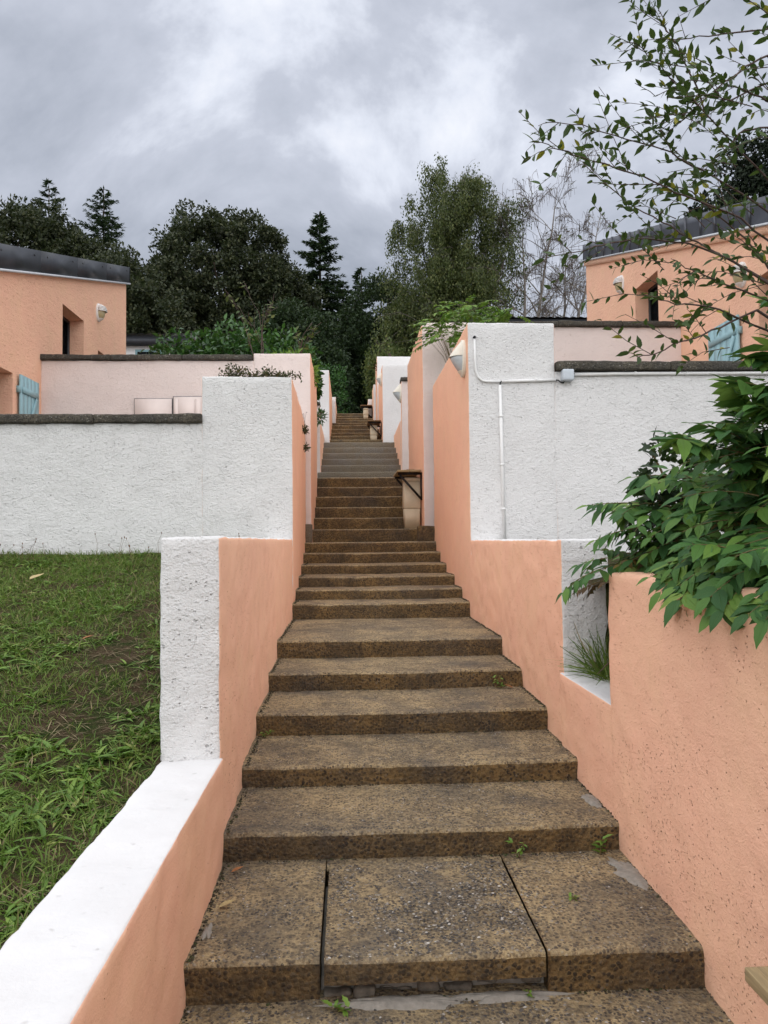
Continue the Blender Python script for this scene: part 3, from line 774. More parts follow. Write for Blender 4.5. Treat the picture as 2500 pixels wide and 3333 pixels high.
def window(parent, X, sgn, op, depth, m=DARKGLASS):
    a, b, c, d = op
    Xi = X - sgn * depth
    mb = MB(); mb.box(min(Xi, Xi - sgn * 0.03), max(Xi, Xi - sgn * 0.03), a - 0.02, b + 0.02, c - 0.02, d + 0.02)
    w = mb.build('window', m, parent)
    mb = MB(); f = 0.05
    x0, x1 = sorted((Xi + sgn * 0.003, Xi + sgn * 0.045))
    mb.box(x0, x1, a, a + f, c, d); mb.box(x0, x1, b - f, b, c, d); mb.box(x0, x1, a + f, b - f, d - f, d); mb.box(x0, x1, a + f, b - f, c, c + f)
    mb.build('window_frame', FRAME, w)
def end_wall(parent, xa, xb, Y, z0, ztop, m, facing):
    mb = MB(); P = [(xa, Y, z0), (xb, Y, z0), (xb, Y, ztop), (xa, Y, ztop)]
    mb.add(P, [(0, 1, 2, 3) if facing < 0 else (3, 2, 1, 0)]); mb.build('end_wall', m, parent)

# left house
SL = 0.3057
h = empty('house', (-7, 13, 2.3)); tag(h, 'salmon house with dark grey sloping roof edge at the left', 'house')
XL = -4.86; y0, y1 = 9.25, 17.07
zL = lambda y: 7.43 + SL * (y - 17.07)
opsL = [(13.30, 14.36, 4.2, 5.83), (10.30, 11.36, 2.9, 4.20), (15.17, 16.0, 4.3, 5.49)]
side_wall(h, XL, 1, y0, y1, 2.0, zL(y0), zL(y1), opsL, 0.32, ORANGE_H)
for op in opsL: window(h, XL, 1, op, 0.30)
end_wall(h, -10, XL, y0, 2.0, zL(y0), ORANGE_H, -1); end_wall(h, -10, XL, y1, 2.0, zL(y1), ORANGE_H, 1)
mb = MB(); mb.add([(-10, y0, zL(y0) + 0.3), (XL - 0.02, y0, zL(y0) + 0.3), (XL - 0.02, y1, zL(y1) + 0.3), (-10, y1, zL(y1) + 0.3)], [(0, 1, 2, 3)]); mb.build('roof', ROOFD, h)
npan = 5
for i in range(npan):
    a = 8.9 + (17.12 - 8.9) * i / npan + 0.004; b = 8.9 + (17.12 - 8.9) * (i + 1) / npan - 0.004
    mb = MB(); mb.prism([(a, zL(a) + 0.03), (b, zL(b) + 0.03), (b, zL(b) + 0.385), (a, zL(a) + 0.385)], 'x', XL - 0.05, XL + 0.07); fp = mb.build('fascia_panel', FASCIA, h)
    for q in (0.15, 0.85):
        yq = a + (b - a) * q; mb = MB(); mb.obox((XL + 0.073, yq, zL(yq) + 0.30), (1, 0, 0), (0, 1, 0), (0, 0, 1), 0.005, 0.012, 0.012); mb.build('bolt', FRAME, fp)
mb = MB(); mb.prism([(8.9, zL(8.9)), (17.13, zL(17.13)), (17.13, zL(17.13) + 0.032), (8.9, zL(8.9) + 0.032)], 'x', XL - 0.05, XL + 0.085); mb.build('drip_trim', TRIM, h)
mb = MB(); mb.prism([(-10, zL(17.1) + 0.03), (XL + 0.07, zL(17.1) + 0.03), (XL + 0.07, zL(17.1) + 0.385), (-10, zL(17.1) + 0.385)], 'y', 17.075, 17.13); mb.build('fascia_panel', FASCIA, h)
# right house
h2 = empty('house', (8, 13, 2.8)); tag(h2, 'salmon house with grey zinc sloping roof edge at the right', 'house')
XR = 5.55; SR = 0.3045; y0r, y1r = 8.95, 17.32
zR = lambda y: 8.12 + SR * (y - 17.33)
opsR = [(13.29, 14.37, 4.6, 6.47), (9.3, 10.0, 3.3, 5.2)]
side_wall(h2, XR, -1, y0r, y1r, 2.0, zR(y0r), zR(y1r), opsR, 0.32, ORANGE_H)
for op in opsR: window(h2, XR, -1, op, 0.30)
end_wall(h2, XR, 11, y0r, 2.0, zR(y0r), ORANGE_H, -1); end_wall(h2, XR, 11, y1r, 2.0, zR(y1r), ORANGE_H, 1)
mb = MB(); mb.add([(XR + 0.02, y0r, zR(y0r) + 0.3), (11, y0r, zR(y0r) + 0.3), (11, y1r, zR(y1r) + 0.3), (XR + 0.02, y1r, zR(y1r) + 0.3)], [(0, 1, 2, 3)]); mb.build('roof', ROOFD, h2)
yy = 17.38; k = 0
while yy > 8.6:
    w = 0.52 if k % 2 else 0.46
    a, b = yy - w + 0.003, yy
    bow = random.uniform(-0.012, 0.012)
    mb = MB()
    n = 5
    V = []
    for i in range(n + 1):
        for j in range(4):
            y = a + (b - a) * i / n; z = zR(y) + 0.02 + 0.36 * j / 3
            V.append((XR - 0.05 - bow * math.sin(math.pi * i / n) * math.sin(math.pi * j / 3), y, z))
    for i in range(n + 1):
        y = a + (b - a) * i / n
        V.append((XR + 0.06, y, zR(y) + 0.38))
    mb.add(V, [(i * 4 + j, i * 4 + j + 1, (i + 1) * 4 + j + 1, (i + 1) * 4 + j) for i in range(n) for j in range(3)] + [(i * 4 + 3, 4 * (n + 1) + i, 4 * (n + 1) + i + 1, (i + 1) * 4 + 3) for i in range(n)])
    mb.build('fascia_panel', ZINC, h2, True)
    mb = MB(); mb.prism([(a - 0.012, zR(a) + 0.015), (a + 0.012, zR(a) + 0.015), (a + 0.012, zR(a) + 0.388), (a - 0.012, zR(a) + 0.388)], 'x', XR - 0.072, XR - 0.02); mb.build('seam', ZINC, h2)
    yy -= w; k += 1
mb = MB(); mb.prism([(8.6, zR(8.6) - 0.01), (17.39, zR(17.39) - 0.01), (17.39, zR(17.39) + 0.018), (8.6, zR(8.6) + 0.018)], 'x', XR - 0.085, XR + 0.05); mb.build('drip_trim', TRIM, h2)
mb = MB(); mb.prism([(8.95, zR(8.95) - 0.12), (17.33, zR(17.33) - 0.12), (17.33, zR(17.33) - 0.014), (8.95, zR(8.95) - 0.014)], 'x', XR - 0.045, XR + 0.02); mb.build('plaster_band', ORANGE_H, h2)
mb = MB(); mb.prism([(XR - 0.05, zR(17.35)), (11, zR(17.35)), (11, zR(17.35) + 0.38), (XR - 0.05, zR(17.35) + 0.38)], 'y', 17.33, 17.38); mb.build('fascia_panel', ZINC, h2)

# shutters lie open against the house walls: parts of the houses
def shutter(parent, X, sgn, ya, yb, za, zb, up_diag):
    x0 = X + sgn * 0.03
    n = 5
    s = None
    for i in range(n):
        a = ya + (yb - ya) * i / n + 0.0015; b = ya + (yb - ya) * (i + 1) / n - 0.0015
        mb = MB(); mb.box(*sorted((x0, x0 + sgn * 0.028)), a, b, za, zb)
        bd = mb.build('shutter', BLUE, parent) if s is None else mb.build('board', BLUE, s)
        s = s or bd
    xb = x0 + sgn * 0.029
    for z in (za + 0.18, zb - 0.22):
        mb = MB(); mb.box(*sorted((xb, xb + sgn * 0.013)), ya + 0.04, yb - 0.04, z - 0.045, z + 0.045); mb.build('batten', BLUE, s)
        mb = MB(); mb.box(*sorted((X, x0 + sgn * 0.035)), ya - 0.02, ya - 0.004, z - 0.05, z + 0.05); mb.build('hinge', BLUE, s)
    p0 = Vector((xb + sgn * 0.009, ya + 0.10, za + 0.24)); p1 = Vector((xb + sgn * 0.009, yb - 0.10, zb - 0.28))
    if not up_diag: p0.z, p1.z = p1.z, p0.z
    d = (p1 - p0)
    mb = MB(); mb.obox((p0 + p1) / 2, d, Vector((1, 0, 0)), d.cross(Vector((1, 0, 0))), d.length / 2, 0.009, 0.045); mb.build('brace', BLUE, s)
    return s
shutter(h, XL, 1, 11.50, 12.17, 2.9, 4.215, True)
sh = shutter(h2, XR, -1, 10.45, 11.34, 3.3, 4.83, False)

# far buildings
fb = empty('house', (-7.5, 24, 4)); tag(fb, 'distant low white house with grey corrugated roof behind the left shrub', 'house')
mb = MB(); mb.box(-11, -4.7, 22.2, 27, 3.0, 7.36); mb.build('wall', WHITE2, fb)
mb = MB(); mb.box(-11.2, -4.5, 22.0, 22.19, 7.365, 7.60); mb.build('fascia', FASCIA, fb)
mb = MB()
n = 60
V = []
for i in range(n + 1):
    x = -11.3 + 7.0 * i / n; dz = 0.03 * (i % 2)
    V += [(x, 21.9, 7.63 + dz), (x, 27.2, 8.05 + dz)]
mb.add(V, [(2 * i, 2 * i + 2, 2 * i + 3, 2 * i + 1) for i in range(n)]); mb.build('roof', ROOFM, fb)
mb = MB(); mb.box(-6.05, -5.3, 22.16, 22.198, 6.2, 7.25); w = mb.build('window', BLUE, fb)
mb = MB(); mb.box(-5.98, -5.37, 22.13, 22.158, 6.27, 7.18); mb.build('pane', DARKGLASS, w)
fb = empty('house', (8, 24, 4)); tag(fb, 'distant low house with black corrugated roof edge left of the right house', 'house')
mb = MB(); mb.box(3.9, 10, 22.2, 26, 3.0, 7.95); mb.build('wall', WHITE2, fb)
mb = MB(); mb.box(3.7, 10.2, 22.0, 22.19, 7.955, 8.12); mb.build('fascia', FASCIA, fb)
mb = MB()
V = []
for i in range(n + 1):
    x = 3.6 + 6.7 * i / n; dz = 0.03 * (i % 2)
    V += [(x, 21.9, 8.14 + dz), (x, 26.2, 8.30 + dz)]
mb.add(V, [(2 * i, 2 * i + 2, 2 * i + 3, 2 * i + 1) for i in range(n)]); mb.build('roof', ROOFD, fb)

# ================================================================== FITTINGS
def bulkhead(label, X, y, z, sgn, hgt=0.42, wid=0.26, prot=0.15, ribs=False, lens=LENS, body=PLAS_C):
    """oval eyelid lamp on a wall facing sgn along X"""
    t = empty('wall_lamp', (X, y, z)); tag(t, label, 'lamp', 'oval bulkhead lamps on the walls')
    k = 28
    def ring(a, d): return [(X + sgn * d, y + wid / 2 * a * math.cos(2 * math.pi * i / k), z + hgt / 2 * a * math.sin(2 * math.pi * i / k)) for i in range(k)]
    mb = MB()
    R = [ring(1.0, -0.005), ring(1.0, 0.028), ring(0.97, 0.036), ring(0.86, 0.037)]
    V = [v for r_ in R for v in r_]
    F = [(a * k + i, a * k + (i + 1) % k, (a + 1) * k + (i + 1) % k, (a + 1) * k + i) for a in range(3) for i in range(k)]
    F.append(tuple(3 * k + i for i in range(k)))
    mb.add(V, F); mb.build('base_plate', body, t, False)
    def dome(lo, hi, sc, pr, name, m):
        # part of a half ellipsoid between the normalised heights lo and hi
        V, F = [], []
        na, nb = 14, 14
        for i in range(na + 1):
            zc = lo + (hi - lo) * i / na
            c = math.sqrt(max(0, 1 - zc * zc))
            for j in range(nb + 1):
                th = math.pi * j / nb
                pk = (1 - abs(zc) ** 1.25) if not ribs else c
                V.append((X + sgn * (0.034 + pr * pk * math.sin(th)), y + wid / 2 * 0.86 * sc * c * math.cos(th), z + hgt / 2 * 0.88 * sc * zc))
        for i in range(na):
            for j in range(nb):
                a = i * (nb + 1) + j
                F.append((a, a + 1, a + nb + 2, a + nb + 1))
        mb = MB(); mb.add(V, F); return mb.build(name, m, t, True)
    hd = dome(0.08, 0.999, 1.05, prot, 'hood', body)
    dome(-0.78, 0.10, 0.97, prot - 0.025, 'lens', lens)
    dome(-0.999, -0.74, 1.04, prot - 0.01, 'lower_rim', body)
    if ribs:
        for q in (0.12, 0.30, 0.48, 0.66):
            c = math.sqrt(1 - q * q)
            pts = [(X + sgn * (0.034 + (prot + 0.012) * c * math.sin(math.pi * j / 12)), y + wid / 2 * 0.95 * c * math.cos(math.pi * j / 12), z + hgt / 2 * 0.92 * q) for j in range(13)]
            mb = MB(); mb.tube(pts, 0.010, 5); mb.build('rib', body, hd)
    return t
bulkhead('cream oval wall lamp on the salmon side of the right white block', 1.372, 8.86, 3.82, -1, 0.44, 0.27, 0.15)
bulkhead('ribbed white oval lamp beside the window niche of the left house', XL, 15.16, 6.23, 1, 0.36, 0.24, 0.13, True, LENS_Y, PLAS_W)
bulkhead('ribbed white oval lamp left of the window niche on the right house', XR, 15.05, 6.80, -1, 0.38, 0.25, 0.13, True, LENS_Y, PLAS_W)
bulkhead('ribbed white oval lamp behind the branches on the right house', XR, 10.38, 5.37, -1, 0.36, 0.24, 0.13, True, LENS_Y, PLAS_W)
bulkhead('distant cream oval lamp on the capped wall end right of the grey steps', 1.388, 19.60, 5.48, -1, 0.50, 0.28, 0.19)
bulkhead('farthest oval lamp on the wide white block beside the upper steps', 1.062, 23.3, 6.62, -1, 0.42, 0.26, 0.14)

# conduit and junction box on the right terrace wall
YW = 8.588
c = empty('conduit', (1.75, YW, 1.71)); tag(c, 'white painted conduit pipes branching across the right white wall', 'pipe')
mb = MB(); mb.tube([(1.451, YW, 3.99), (1.455, YW, 3.75), (1.462, YW, 3.62), (1.485, YW, 3.55), (1.535, YW, 3.505), (1.60, YW, 3.497), (1.735, YW, 3.494)], 0.013, 8); mb.build('bent_pipe', PLAS_W, c, True)
mb = MB(); mb.tube([(1.755, YW, 3.497), (2.05, YW, 3.505), (2.375, YW, 3.514)], 0.017, 8); mb.build('horizontal_pipe', PLAS_W, c, True)
mb = MB(); mb.tube([(1.735, YW, 3.455), (1.745, YW, 2.6), (1.760, YW, 1.705)], 0.019, 8); mb.build('vertical_pipe', PLAS_W, c, True)
mb = MB(); mb.tube([(2.59, YW, 3.574), (3.1, YW, 3.585), (3.8, YW, 3.588), (4.6, YW, 3.592), (6.5, YW, 3.592)], 0.020, 8); mb.build('horizontal_pipe', PLAS_W, c, True)
mb = MB(); mb.tube([(1.735, YW - 0.004, 3.44), (1.737, YW - 0.006, 3.475), (1.75, YW - 0.007, 3.498), (1.775, YW - 0.004, 3.50)], 0.007, 6); mb.build('cable', CABLE, c, True)
mb = MB(); mb.tube([(2.37, YW, 3.514), (2.40, YW - 0.01, 3.508), (2.43, YW - 0.012, 3.485), (2.46, YW - 0.01, 3.478), (2.48, YW, 3.50)], 0.008, 6); mb.build('cable', CABLE, c, True)
for (x, z) in ((1.739, 3.1), (1.746, 2.55), (1.753, 2.05)):
    mb = MB(); mb.tube([(x, YW, z - 0.012), (x, YW, z + 0.012)], 0.024, 8); mb.build('clip', PLAS_W, c, True)
for x in (2.15, 3.3, 3.9):
    mb = MB(); mb.tube([(x - 0.012, YW, 3.512 if x < 2.3 else 3.587), (x + 0.012, YW, 3.512 if x < 2.3 else 3.587)], 0.025, 8); mb.build('clip', PLAS_W, c, True)
mb = MB(); mb.tube([(1.451, 8.61, 4.0), (1.451, 8.57, 4.0)], 0.017, 10); mb.build('wall_bushing', CABLE, c, True)
jb = obj('junction_box', rough_box(2.437, 2.566, 8.50, 8.608, 3.495, 3.622, 0.03, 0, 0.012, 1, None, None, 0), BOXGREY)
tag(jb, 'grey plastic junction box under the dark coping on the right white wall', 'box')

# meter cabinets on the pale pink wall
m1 = empty('meter_cabinet', (-2.54, 12.38, 3.75)); tag(m1, 'white meter cabinet with door on the pale pink wall', 'cabinet')
mb = MB(); mb.box(-2.780, -2.306, 12.374, 12.43, 3.44, 4.049); mb.build('frame_gap', FASCIA, m1)
mb = MB(); mb.box(-2.771, -2.313, 12.368, 12.43, 3.45, 4.04); cb = mb.build('case', METER, m1)
mb = MB(); mb.box(-2.755, -2.33, 12.358, 12.366, 3.5, 4.025); mb.build('door', METER, m1)
mb = MB(); mb.box(-2.76, -2.69, 12.352, 12.357, 3.5, 4.01); mb.build('edge_strip', METER, m1)
mb = MB(); mb.box(-2.43, -2.335, 12.350, 12.357, 3.5, 4.0); mb.build('hatch', METER, m1)
m2 = empty('cable_cover', (-3.08, 12.38, 3.7)); tag(m2, 'flat pinkish cable cover panel left of the meter cabinet', 'panel')
mb = MB(); mb.box(-3.385, -2.80, 12.375, 12.43, 3.45, 4.01); mb.build('panel', METER, m2)
mb = MB(); mb.box(-3.393, -2.793, 12.382, 12.43, 3.45, 4.018); mb.build('shadow_gap', FASCIA, m2)
mb = MB(); mb.box(-3.36, -2.83, 12.368, 12.374, 3.45, 3.985); mb.build('cover_face', METER, m2)

# fold-down timber shelves on the right-hand wall
def shelf(label, xw, x0, y0, y1, z, m):
    t = empty('wall_shelf', (xw, (y0 + y1) / 2, z)); tag(t, label, 'shelf', 'timber shelves on black brackets')
    n = 2
    wd_ = (xw - 0.02 - x0) / n
    for i in range(n):
        a = x0 + wd_ * i + (0.006 if i else 0); b = x0 + wd_ * (i + 1) - 0.006
        obj('board', rough_box(a, b, y0 + random.uniform(-0.01, 0.01), y1, z - 0.035, z, 0.2, 0.001, 0.004, i, None, None, 0), m, t)
    for y in (y0 + 0.10, y1 - 0.12):
        mb = MB()
        mb.box(x0 + 0.015, xw - 0.004, y - 0.018, y + 0.018, z - 0.075, z - 0.037)
        mb.box(xw - 0.03, xw - 0.002, y - 0.018, y + 0.018, z - 0.50, z - 0.077)
        p0 = Vector((x0 + 0.05, y, z - 0.08)); p1 = Vector((xw - 0.02, y, z - 0.48)); d = p1 - p0
        mb.obox((p0 + p1) / 2, d, (0, 1, 0), d.cross(Vector((0, 1, 0))), d.length / 2, 0.014, 0.017)
        mb.build('bracket', BLACKM, t)
    return t
shelf('pale timber shelf on the salmon wall at the lower right corner', 1.375, 0.985, 0.75, 1.93, 0.63, WOOD)
shelf('timber shelf above the nearest cream bin beside the steps', 1.24, 0.82, 12.62, 13.7, 2.87, WOOD)
shelf('brown shelf above the middle cream bin past the grey steps', 1.055, 0.63, 23.25, 24.3, 5.37, WOOD_D)
shelf('small brown shelf above the farthest cream bin at the stair top', 0.955, 0.50, 28.35, 28.85, 6.74, WOOD_D)
def bin_(label, x0, x1, y0, y1, z0, z1):
    t = empty('bin', ((x0 + x1) / 2, (y0 + y1) / 2, z0)); tag(t, label, 'bin', 'cream plastic bins under the shelves')
    def loft(name, secs, m):
        V, F = [], []
        k = 24
        for (z, g) in secs:
            cx, cy, hx, hy = (x0 + x1) / 2, (y0 + y1) / 2, (x1 - x0) / 2 - g, (y1 - y0) / 2 - g
            for i in range(k):
                a = 2 * math.pi * i / k
                ca, sa = math.cos(a), math.sin(a)
                V.append((cx + hx * math.copysign(abs(ca) ** 0.17, ca), cy + hy * math.copysign(abs(sa) ** 0.17, sa), z))
        for s in range(len(secs) - 1):
            F += [(s * k + i, s * k + (i + 1) % k, (s + 1) * k + (i + 1) % k, (s + 1) * k + i) for i in range(k)]
        F += [tuple(reversed(range(k))), tuple((len(secs) - 1) * k + i for i in range(k))]
        mb = MB(); mb.add(V, F); return mb.build(name, m, t)
    zm = z0 + (z1 - z0) * 0.40
    loft('lower_tub', [(z0, 0.022), (zm - 0.012, 0.008)], BIN)
    loft('upper_tub', [(zm - 0.008, 0.004), (zm + 0.004, 0.0), (z1 - 0.07, 0.008)], BIN)
    loft('lid', [(z1 - 0.066, 0.003), (z1 - 0.02, 0.005), (z1, 0.03)], BIN)
bin_('cream plastic bin beneath the nearest timber shelf on the stairs', 0.93, 1.225, 12.80, 13.12, 1.908, 2.76)
bin_('cream plastic bin beside the steps above the grey flight', 0.70, 0.93, 23.42, 23.72, 4.742, 5.24)
bin_('small cream bin at the very top of the stairs', 0.60, 0.80, 28.38, 28.66, 6.205, 6.63)
mb = MB(); mb.box(1.06, 1.20, 13.74, 13.9, 2.74, 2.98); o = mb.build('wood_block', WOOD_D); tag(o, 'small dark wooden block behind the nearest shelf', 'block')

# ================================================================== TREES
def rot_about(v, ax, a): return Matrix.Rotation(a, 3, ax) @ v
def grow(mb, p, d, ln, r, depth, spread=0.5, nseg=5, droop=0.0, kids=3, tips=None, shrink=0.62, k=5, rmin=0.004):
    """recursive limb; collects tip chains"""
    pts, rad = [Vector(p)], [r]
    d = Vector(d).normalized()
    for i in range(nseg):
        d = (d + Vector((random.uniform(-1, 1), random.uniform(-1, 1), random.uniform(-0.6, 0.8))) * 0.13 + Vector((0, 0, -droop)) * (i / nseg)).normalized()
        pts.append(pts[-1] + d * ln / nseg); rad.append(max(r * (1 - 0.65 * (i + 1) / nseg), rmin))
    mb.tube(pts, rad, k if depth > 1 else 3, 0, False)
    if tips is not None: tips.append(pts)
    if depth > 0:
        for c in range(kids):
            i = random.randint(max(1, nseg // 3), nseg)
            dd = (pts[i] - pts[i - 1]).normalized()
            ax = Vector((random.uniform(-1, 1), random.uniform(-1, 1), random.uniform(-1, 1))).normalized()
            nd = rot_about(dd, ax, random.uniform(0.5, 1.3) * spread * 1.6)
            grow(mb, pts[i], nd, ln * shrink * random.uniform(0.75, 1.2), max(rad[i] * 0.62, rmin), depth - 1, spread, nseg, droop, kids, tips, shrink, k, rmin)

def clump_tree(name, label, cat, base, ells, nclump, per, leaf, m, trunk_r=0.25, clump_r=0.55, shell=0.55, group=None, top_bias=0.0):
    """dense evergreen: many leaf clumps spread over and inside lobes"""
    t = empty(name, base); tag(t, label, cat, group)
    mb = MB()
    c0 = Vector(ells[0][0])
    mb.tube([base, Vector(base) * 0.5 + c0 * 0.5 + Vector((0.1, 0, 0)), c0], [trunk_r, trunk_r * 0.8, trunk_r * 0.4], 8)
    for (c, r) in ells:
        for q in range(4):
            a = unit(1)[0] * np.array(r) * 0.7
            mb.tube([c0 * 0.7 + Vector(base) * 0.3, (c0 + Vector(c)) / 2, Vector(c) + Vector(a)], [trunk_r * 0.4, trunk_r * 0.25, 0.03], 5)
    mb.build('trunk', BARK, t)
    w = np.array([r[0] * r[1] + r[1] * r[2] + r[0] * r[2] for _, r in ells]); w = w / w.sum()
    P, O = [], []
    for (c, r), ww in zip(ells, w):
        n = int(nclump * ww)
        u = unit(n); q = rng.uniform(shell, 1.0, n) ** 0.6
        wob = 1 + 0.16 * np.array([nz(*(v * 1.7 + np.array(c)), 1.3) for v in u])
        C = np.array(c) + u * np.array(r) * (q * wob)[:, None]
        for cc, uu in zip(C, u):
            k = int(per * rng.uniform(0.6, 1.3))
            d = unit(k); d = d + uu * 0.5 + np.array([0, 0, 0.15])
            rr = clump_r * rng.uniform(0.6, 1.3)
            P.append(cc + d * rr * (rng.uniform(0.3, 1, k) ** 0.5)[:, None]); O.append(d)
    P = np.concatenate(P); O = np.concatenate(O)
    leaf_cloud('crown', P, leaf, m, t, CARD, O * 0.8, 0.6)
    return t
clump_tree('evergreen_tree', 'large round dark evergreen tree left of centre behind the shrub', 'tree', (-6.7, 42, 8.2),
           [((-6.8, 42, 14.6), (4.2, 3.6, 4.9)), ((-9.5, 41.6, 12.6), (2.7, 2.4, 3.6)), ((-4.0, 41.6, 12.8), (2.6, 2.4, 3.8)), ((-6.5, 40.6, 10.6), (4.2, 2.2, 2.6))],
           1250, 190, 0.185, L_OAK, 0.35, 0.46)
clump_tree('evergreen_tree', 'broad dark evergreen tree above the left house roof', 'tree', (-16.5, 38, 7.4),
           [((-16.6, 38, 14.1), (4.6, 3.2, 4.0)), ((-20.5, 38.5, 13.5), (3.5, 3.0, 4.0)), ((-12.6, 38, 13.2), (2.6, 2.4, 3.0))],
           950, 180, 0.185, L_OAK, 0.35, 0.46)
clump_tree('evergreen_tree', 'dark evergreen tree beside the corner of the left house', 'tree', (-10.6, 36, 7.0),
           [((-10.6, 36, 12.0), (2.1, 1.9, 2.9)), ((-9.0, 35.5, 10.8), (1.8, 1.6, 2.4)), ((-11.5, 36.2, 10.0), (2.0, 1.6, 2.6))],
           560, 150, 0.17, L_OAK, 0.25, 0.42)
clump_tree('broadleaf_tree', 'dark broadleaf tree just left of the top of the stairs', 'tree', (-2.4, 36, 6.9),
           [((-2.4, 36, 10.0), (1.9, 1.6, 2.6)), ((-1.2, 35.2, 8.6), (1.2, 1.2, 2.0)), ((-3.9, 36, 9.4), (1.5, 1.4, 2.2))],
           480, 150, 0.155, L_DARK, 0.2, 0.40)
clump_tree('broadleaf_tree', 'green broadleaf tree closing the view above the stairs', 'tree', (1.6, 39, 7.8),
           [((1.7, 39, 12.2), (1.7, 1.6, 2.7)), ((0.6, 38.6, 10.0), (1.5, 1.4, 2.4)), ((3.0, 38.6, 10.2), (1.6, 1.4, 2.6))],
           480, 150, 0.155, L_DARK, 0.2, 0.40)
clump_tree('broadleaf_tree', 'black green trees deep in the gap at the stair top', 'tree', (0.4, 47, 9.3),
           [((0.4, 47, 11.5), (3.2, 1.5, 3.4)), ((-2.5, 46, 11), (2.6, 1.5, 3.0)), ((3.4, 46, 11.5), (2.6, 1.5, 3.2))],
           360, 80, 0.22, L_DARK, 0.25, 0.6)
clump_tree('broadleaf_tree', 'bushy dark tree behind the right hand stair blocks', 'tree', (4.6, 40, 8.0),
           [((4.8, 40, 10.8), (2.2, 1.8, 2.8)), ((7.0, 40, 10.0), (2.0, 1.6, 2.2))], 300, 80, 0.16, L_DARK, 0.2, 0.5)
clump_tree('hedge_bush', 'green bush growing beside the far left block at the stair top', 'bush', (-0.75, 31.2, 6.4),
           [((-0.75, 31.3, 7.6), (0.75, 0.7, 1.4)), ((-1.4, 31.0, 7.4), (0.7, 0.7, 1.2))], 90, 80, 0.10, L_LAUREL, 0.06, 0.25)

def conifer(label, base, top, r, m, ntier=26, dens=1.0):
    t = empty('spruce_tree', base); tag(t, label, 'tree', 'spruces behind the houses')
    b, h = Vector(base), top - base[2]
    mb = MB(); mb.tube([b, b + Vector((0, 0, h * 0.5)), b + Vector((0.03, 0, h * 0.93)), b + Vector((0, 0, h))], [0.16, 0.10, 0.03, 0.012], 6)
    P, D, S = [], [], []
    for i in range(ntier):
        q = i / (ntier - 1)
        z = base[2] + h * (0.12 + 0.86 * q)
        rr = r * (1 - q) ** 0.72 + 0.08
        nb = max(4, int(9 * (1 - q) + 4))
        for j in range(nb):
            a = random.uniform(0, 2 * math.pi); L = rr * random.uniform(0.65, 1.15)
            out = Vector((math.cos(a), math.sin(a), 0))
            p0 = Vector((base[0], base[1], z))
            up_ = 0.30 if q > 0.7 else 0.0
            pts = [p0, p0 + out * L * 0.5 + Vector((0, 0, (-0.10 + up_) * L)), p0 + out * L + Vector((0, 0, (-0.16 + up_ * 1.6) * L))]
            mb.tube(pts, [0.02, 0.013, 0.006], 3, 0, False)
            nn = int(64 * L * dens) + 16
            for s in range(nn):
                f = random.uniform(0.12, 1.0)
                pp = pts[0].lerp(pts[1], f * 2) if f < 0.5 else pts[1].lerp(pts[2], f * 2 - 1)
                sd_ = Vector((-out.y, out.x, 0)) * random.choice((-1, 1))
                dd = (out * 0.7 + sd_ * random.uniform(0.1, 1.0) + Vector((0, 0, random.uniform(-0.55, 0.35)))).normalized()
                P.append(pp); D.append(dd); S.append(random.uniform(0.22, 0.46) * (0.6 + 0.6 * (1 - f)))
    mb.build('trunk', BARK, t)
    P, D, S = np.array([tuple(p) for p in P]), np.array([tuple(d) for d in D]), np.array(S)
    V, F, uv = merge((CARD[0] * np.array([1, 0.5, 1]), CARD[1], CARD[2]), P, frames(D, unit(len(P)) * 0.5 + np.array([0, 0, 1.0])), S)
    obj('crown', mesh(V, F, None, False, uv), m, t)
conifer('tall dark spruce with pointed top left of the stairs gap', (-1.5, 44, 8.6), 20.8, 3.1, L_CON, 40, 0.9)
conifer('leftmost thin spruce top rising above the evergreen', (-19.2, 50, 9.6), 25.4, 4.4, L_CON, 36, 0.5)
conifer('spruce top second from the left beside the leftmost one', (-15.7, 50, 9.6), 25.0, 4.6, L_CON, 38, 0.6)
conifer('small spruce tip behind the large round evergreen', (-11.75, 55, 10.4), 25.6, 4.0, L_CON, 34, 0.5)
conifer('sparse little spruce top above the stairs gap', (1.0, 50, 9.7), 19.7, 2.4, L_CON, 30, 0.5)
conifer('dark spruce low behind the pointed spruce', (-0.2, 46, 9.2), 17.4, 2.8, L_CON, 30, 0.8)

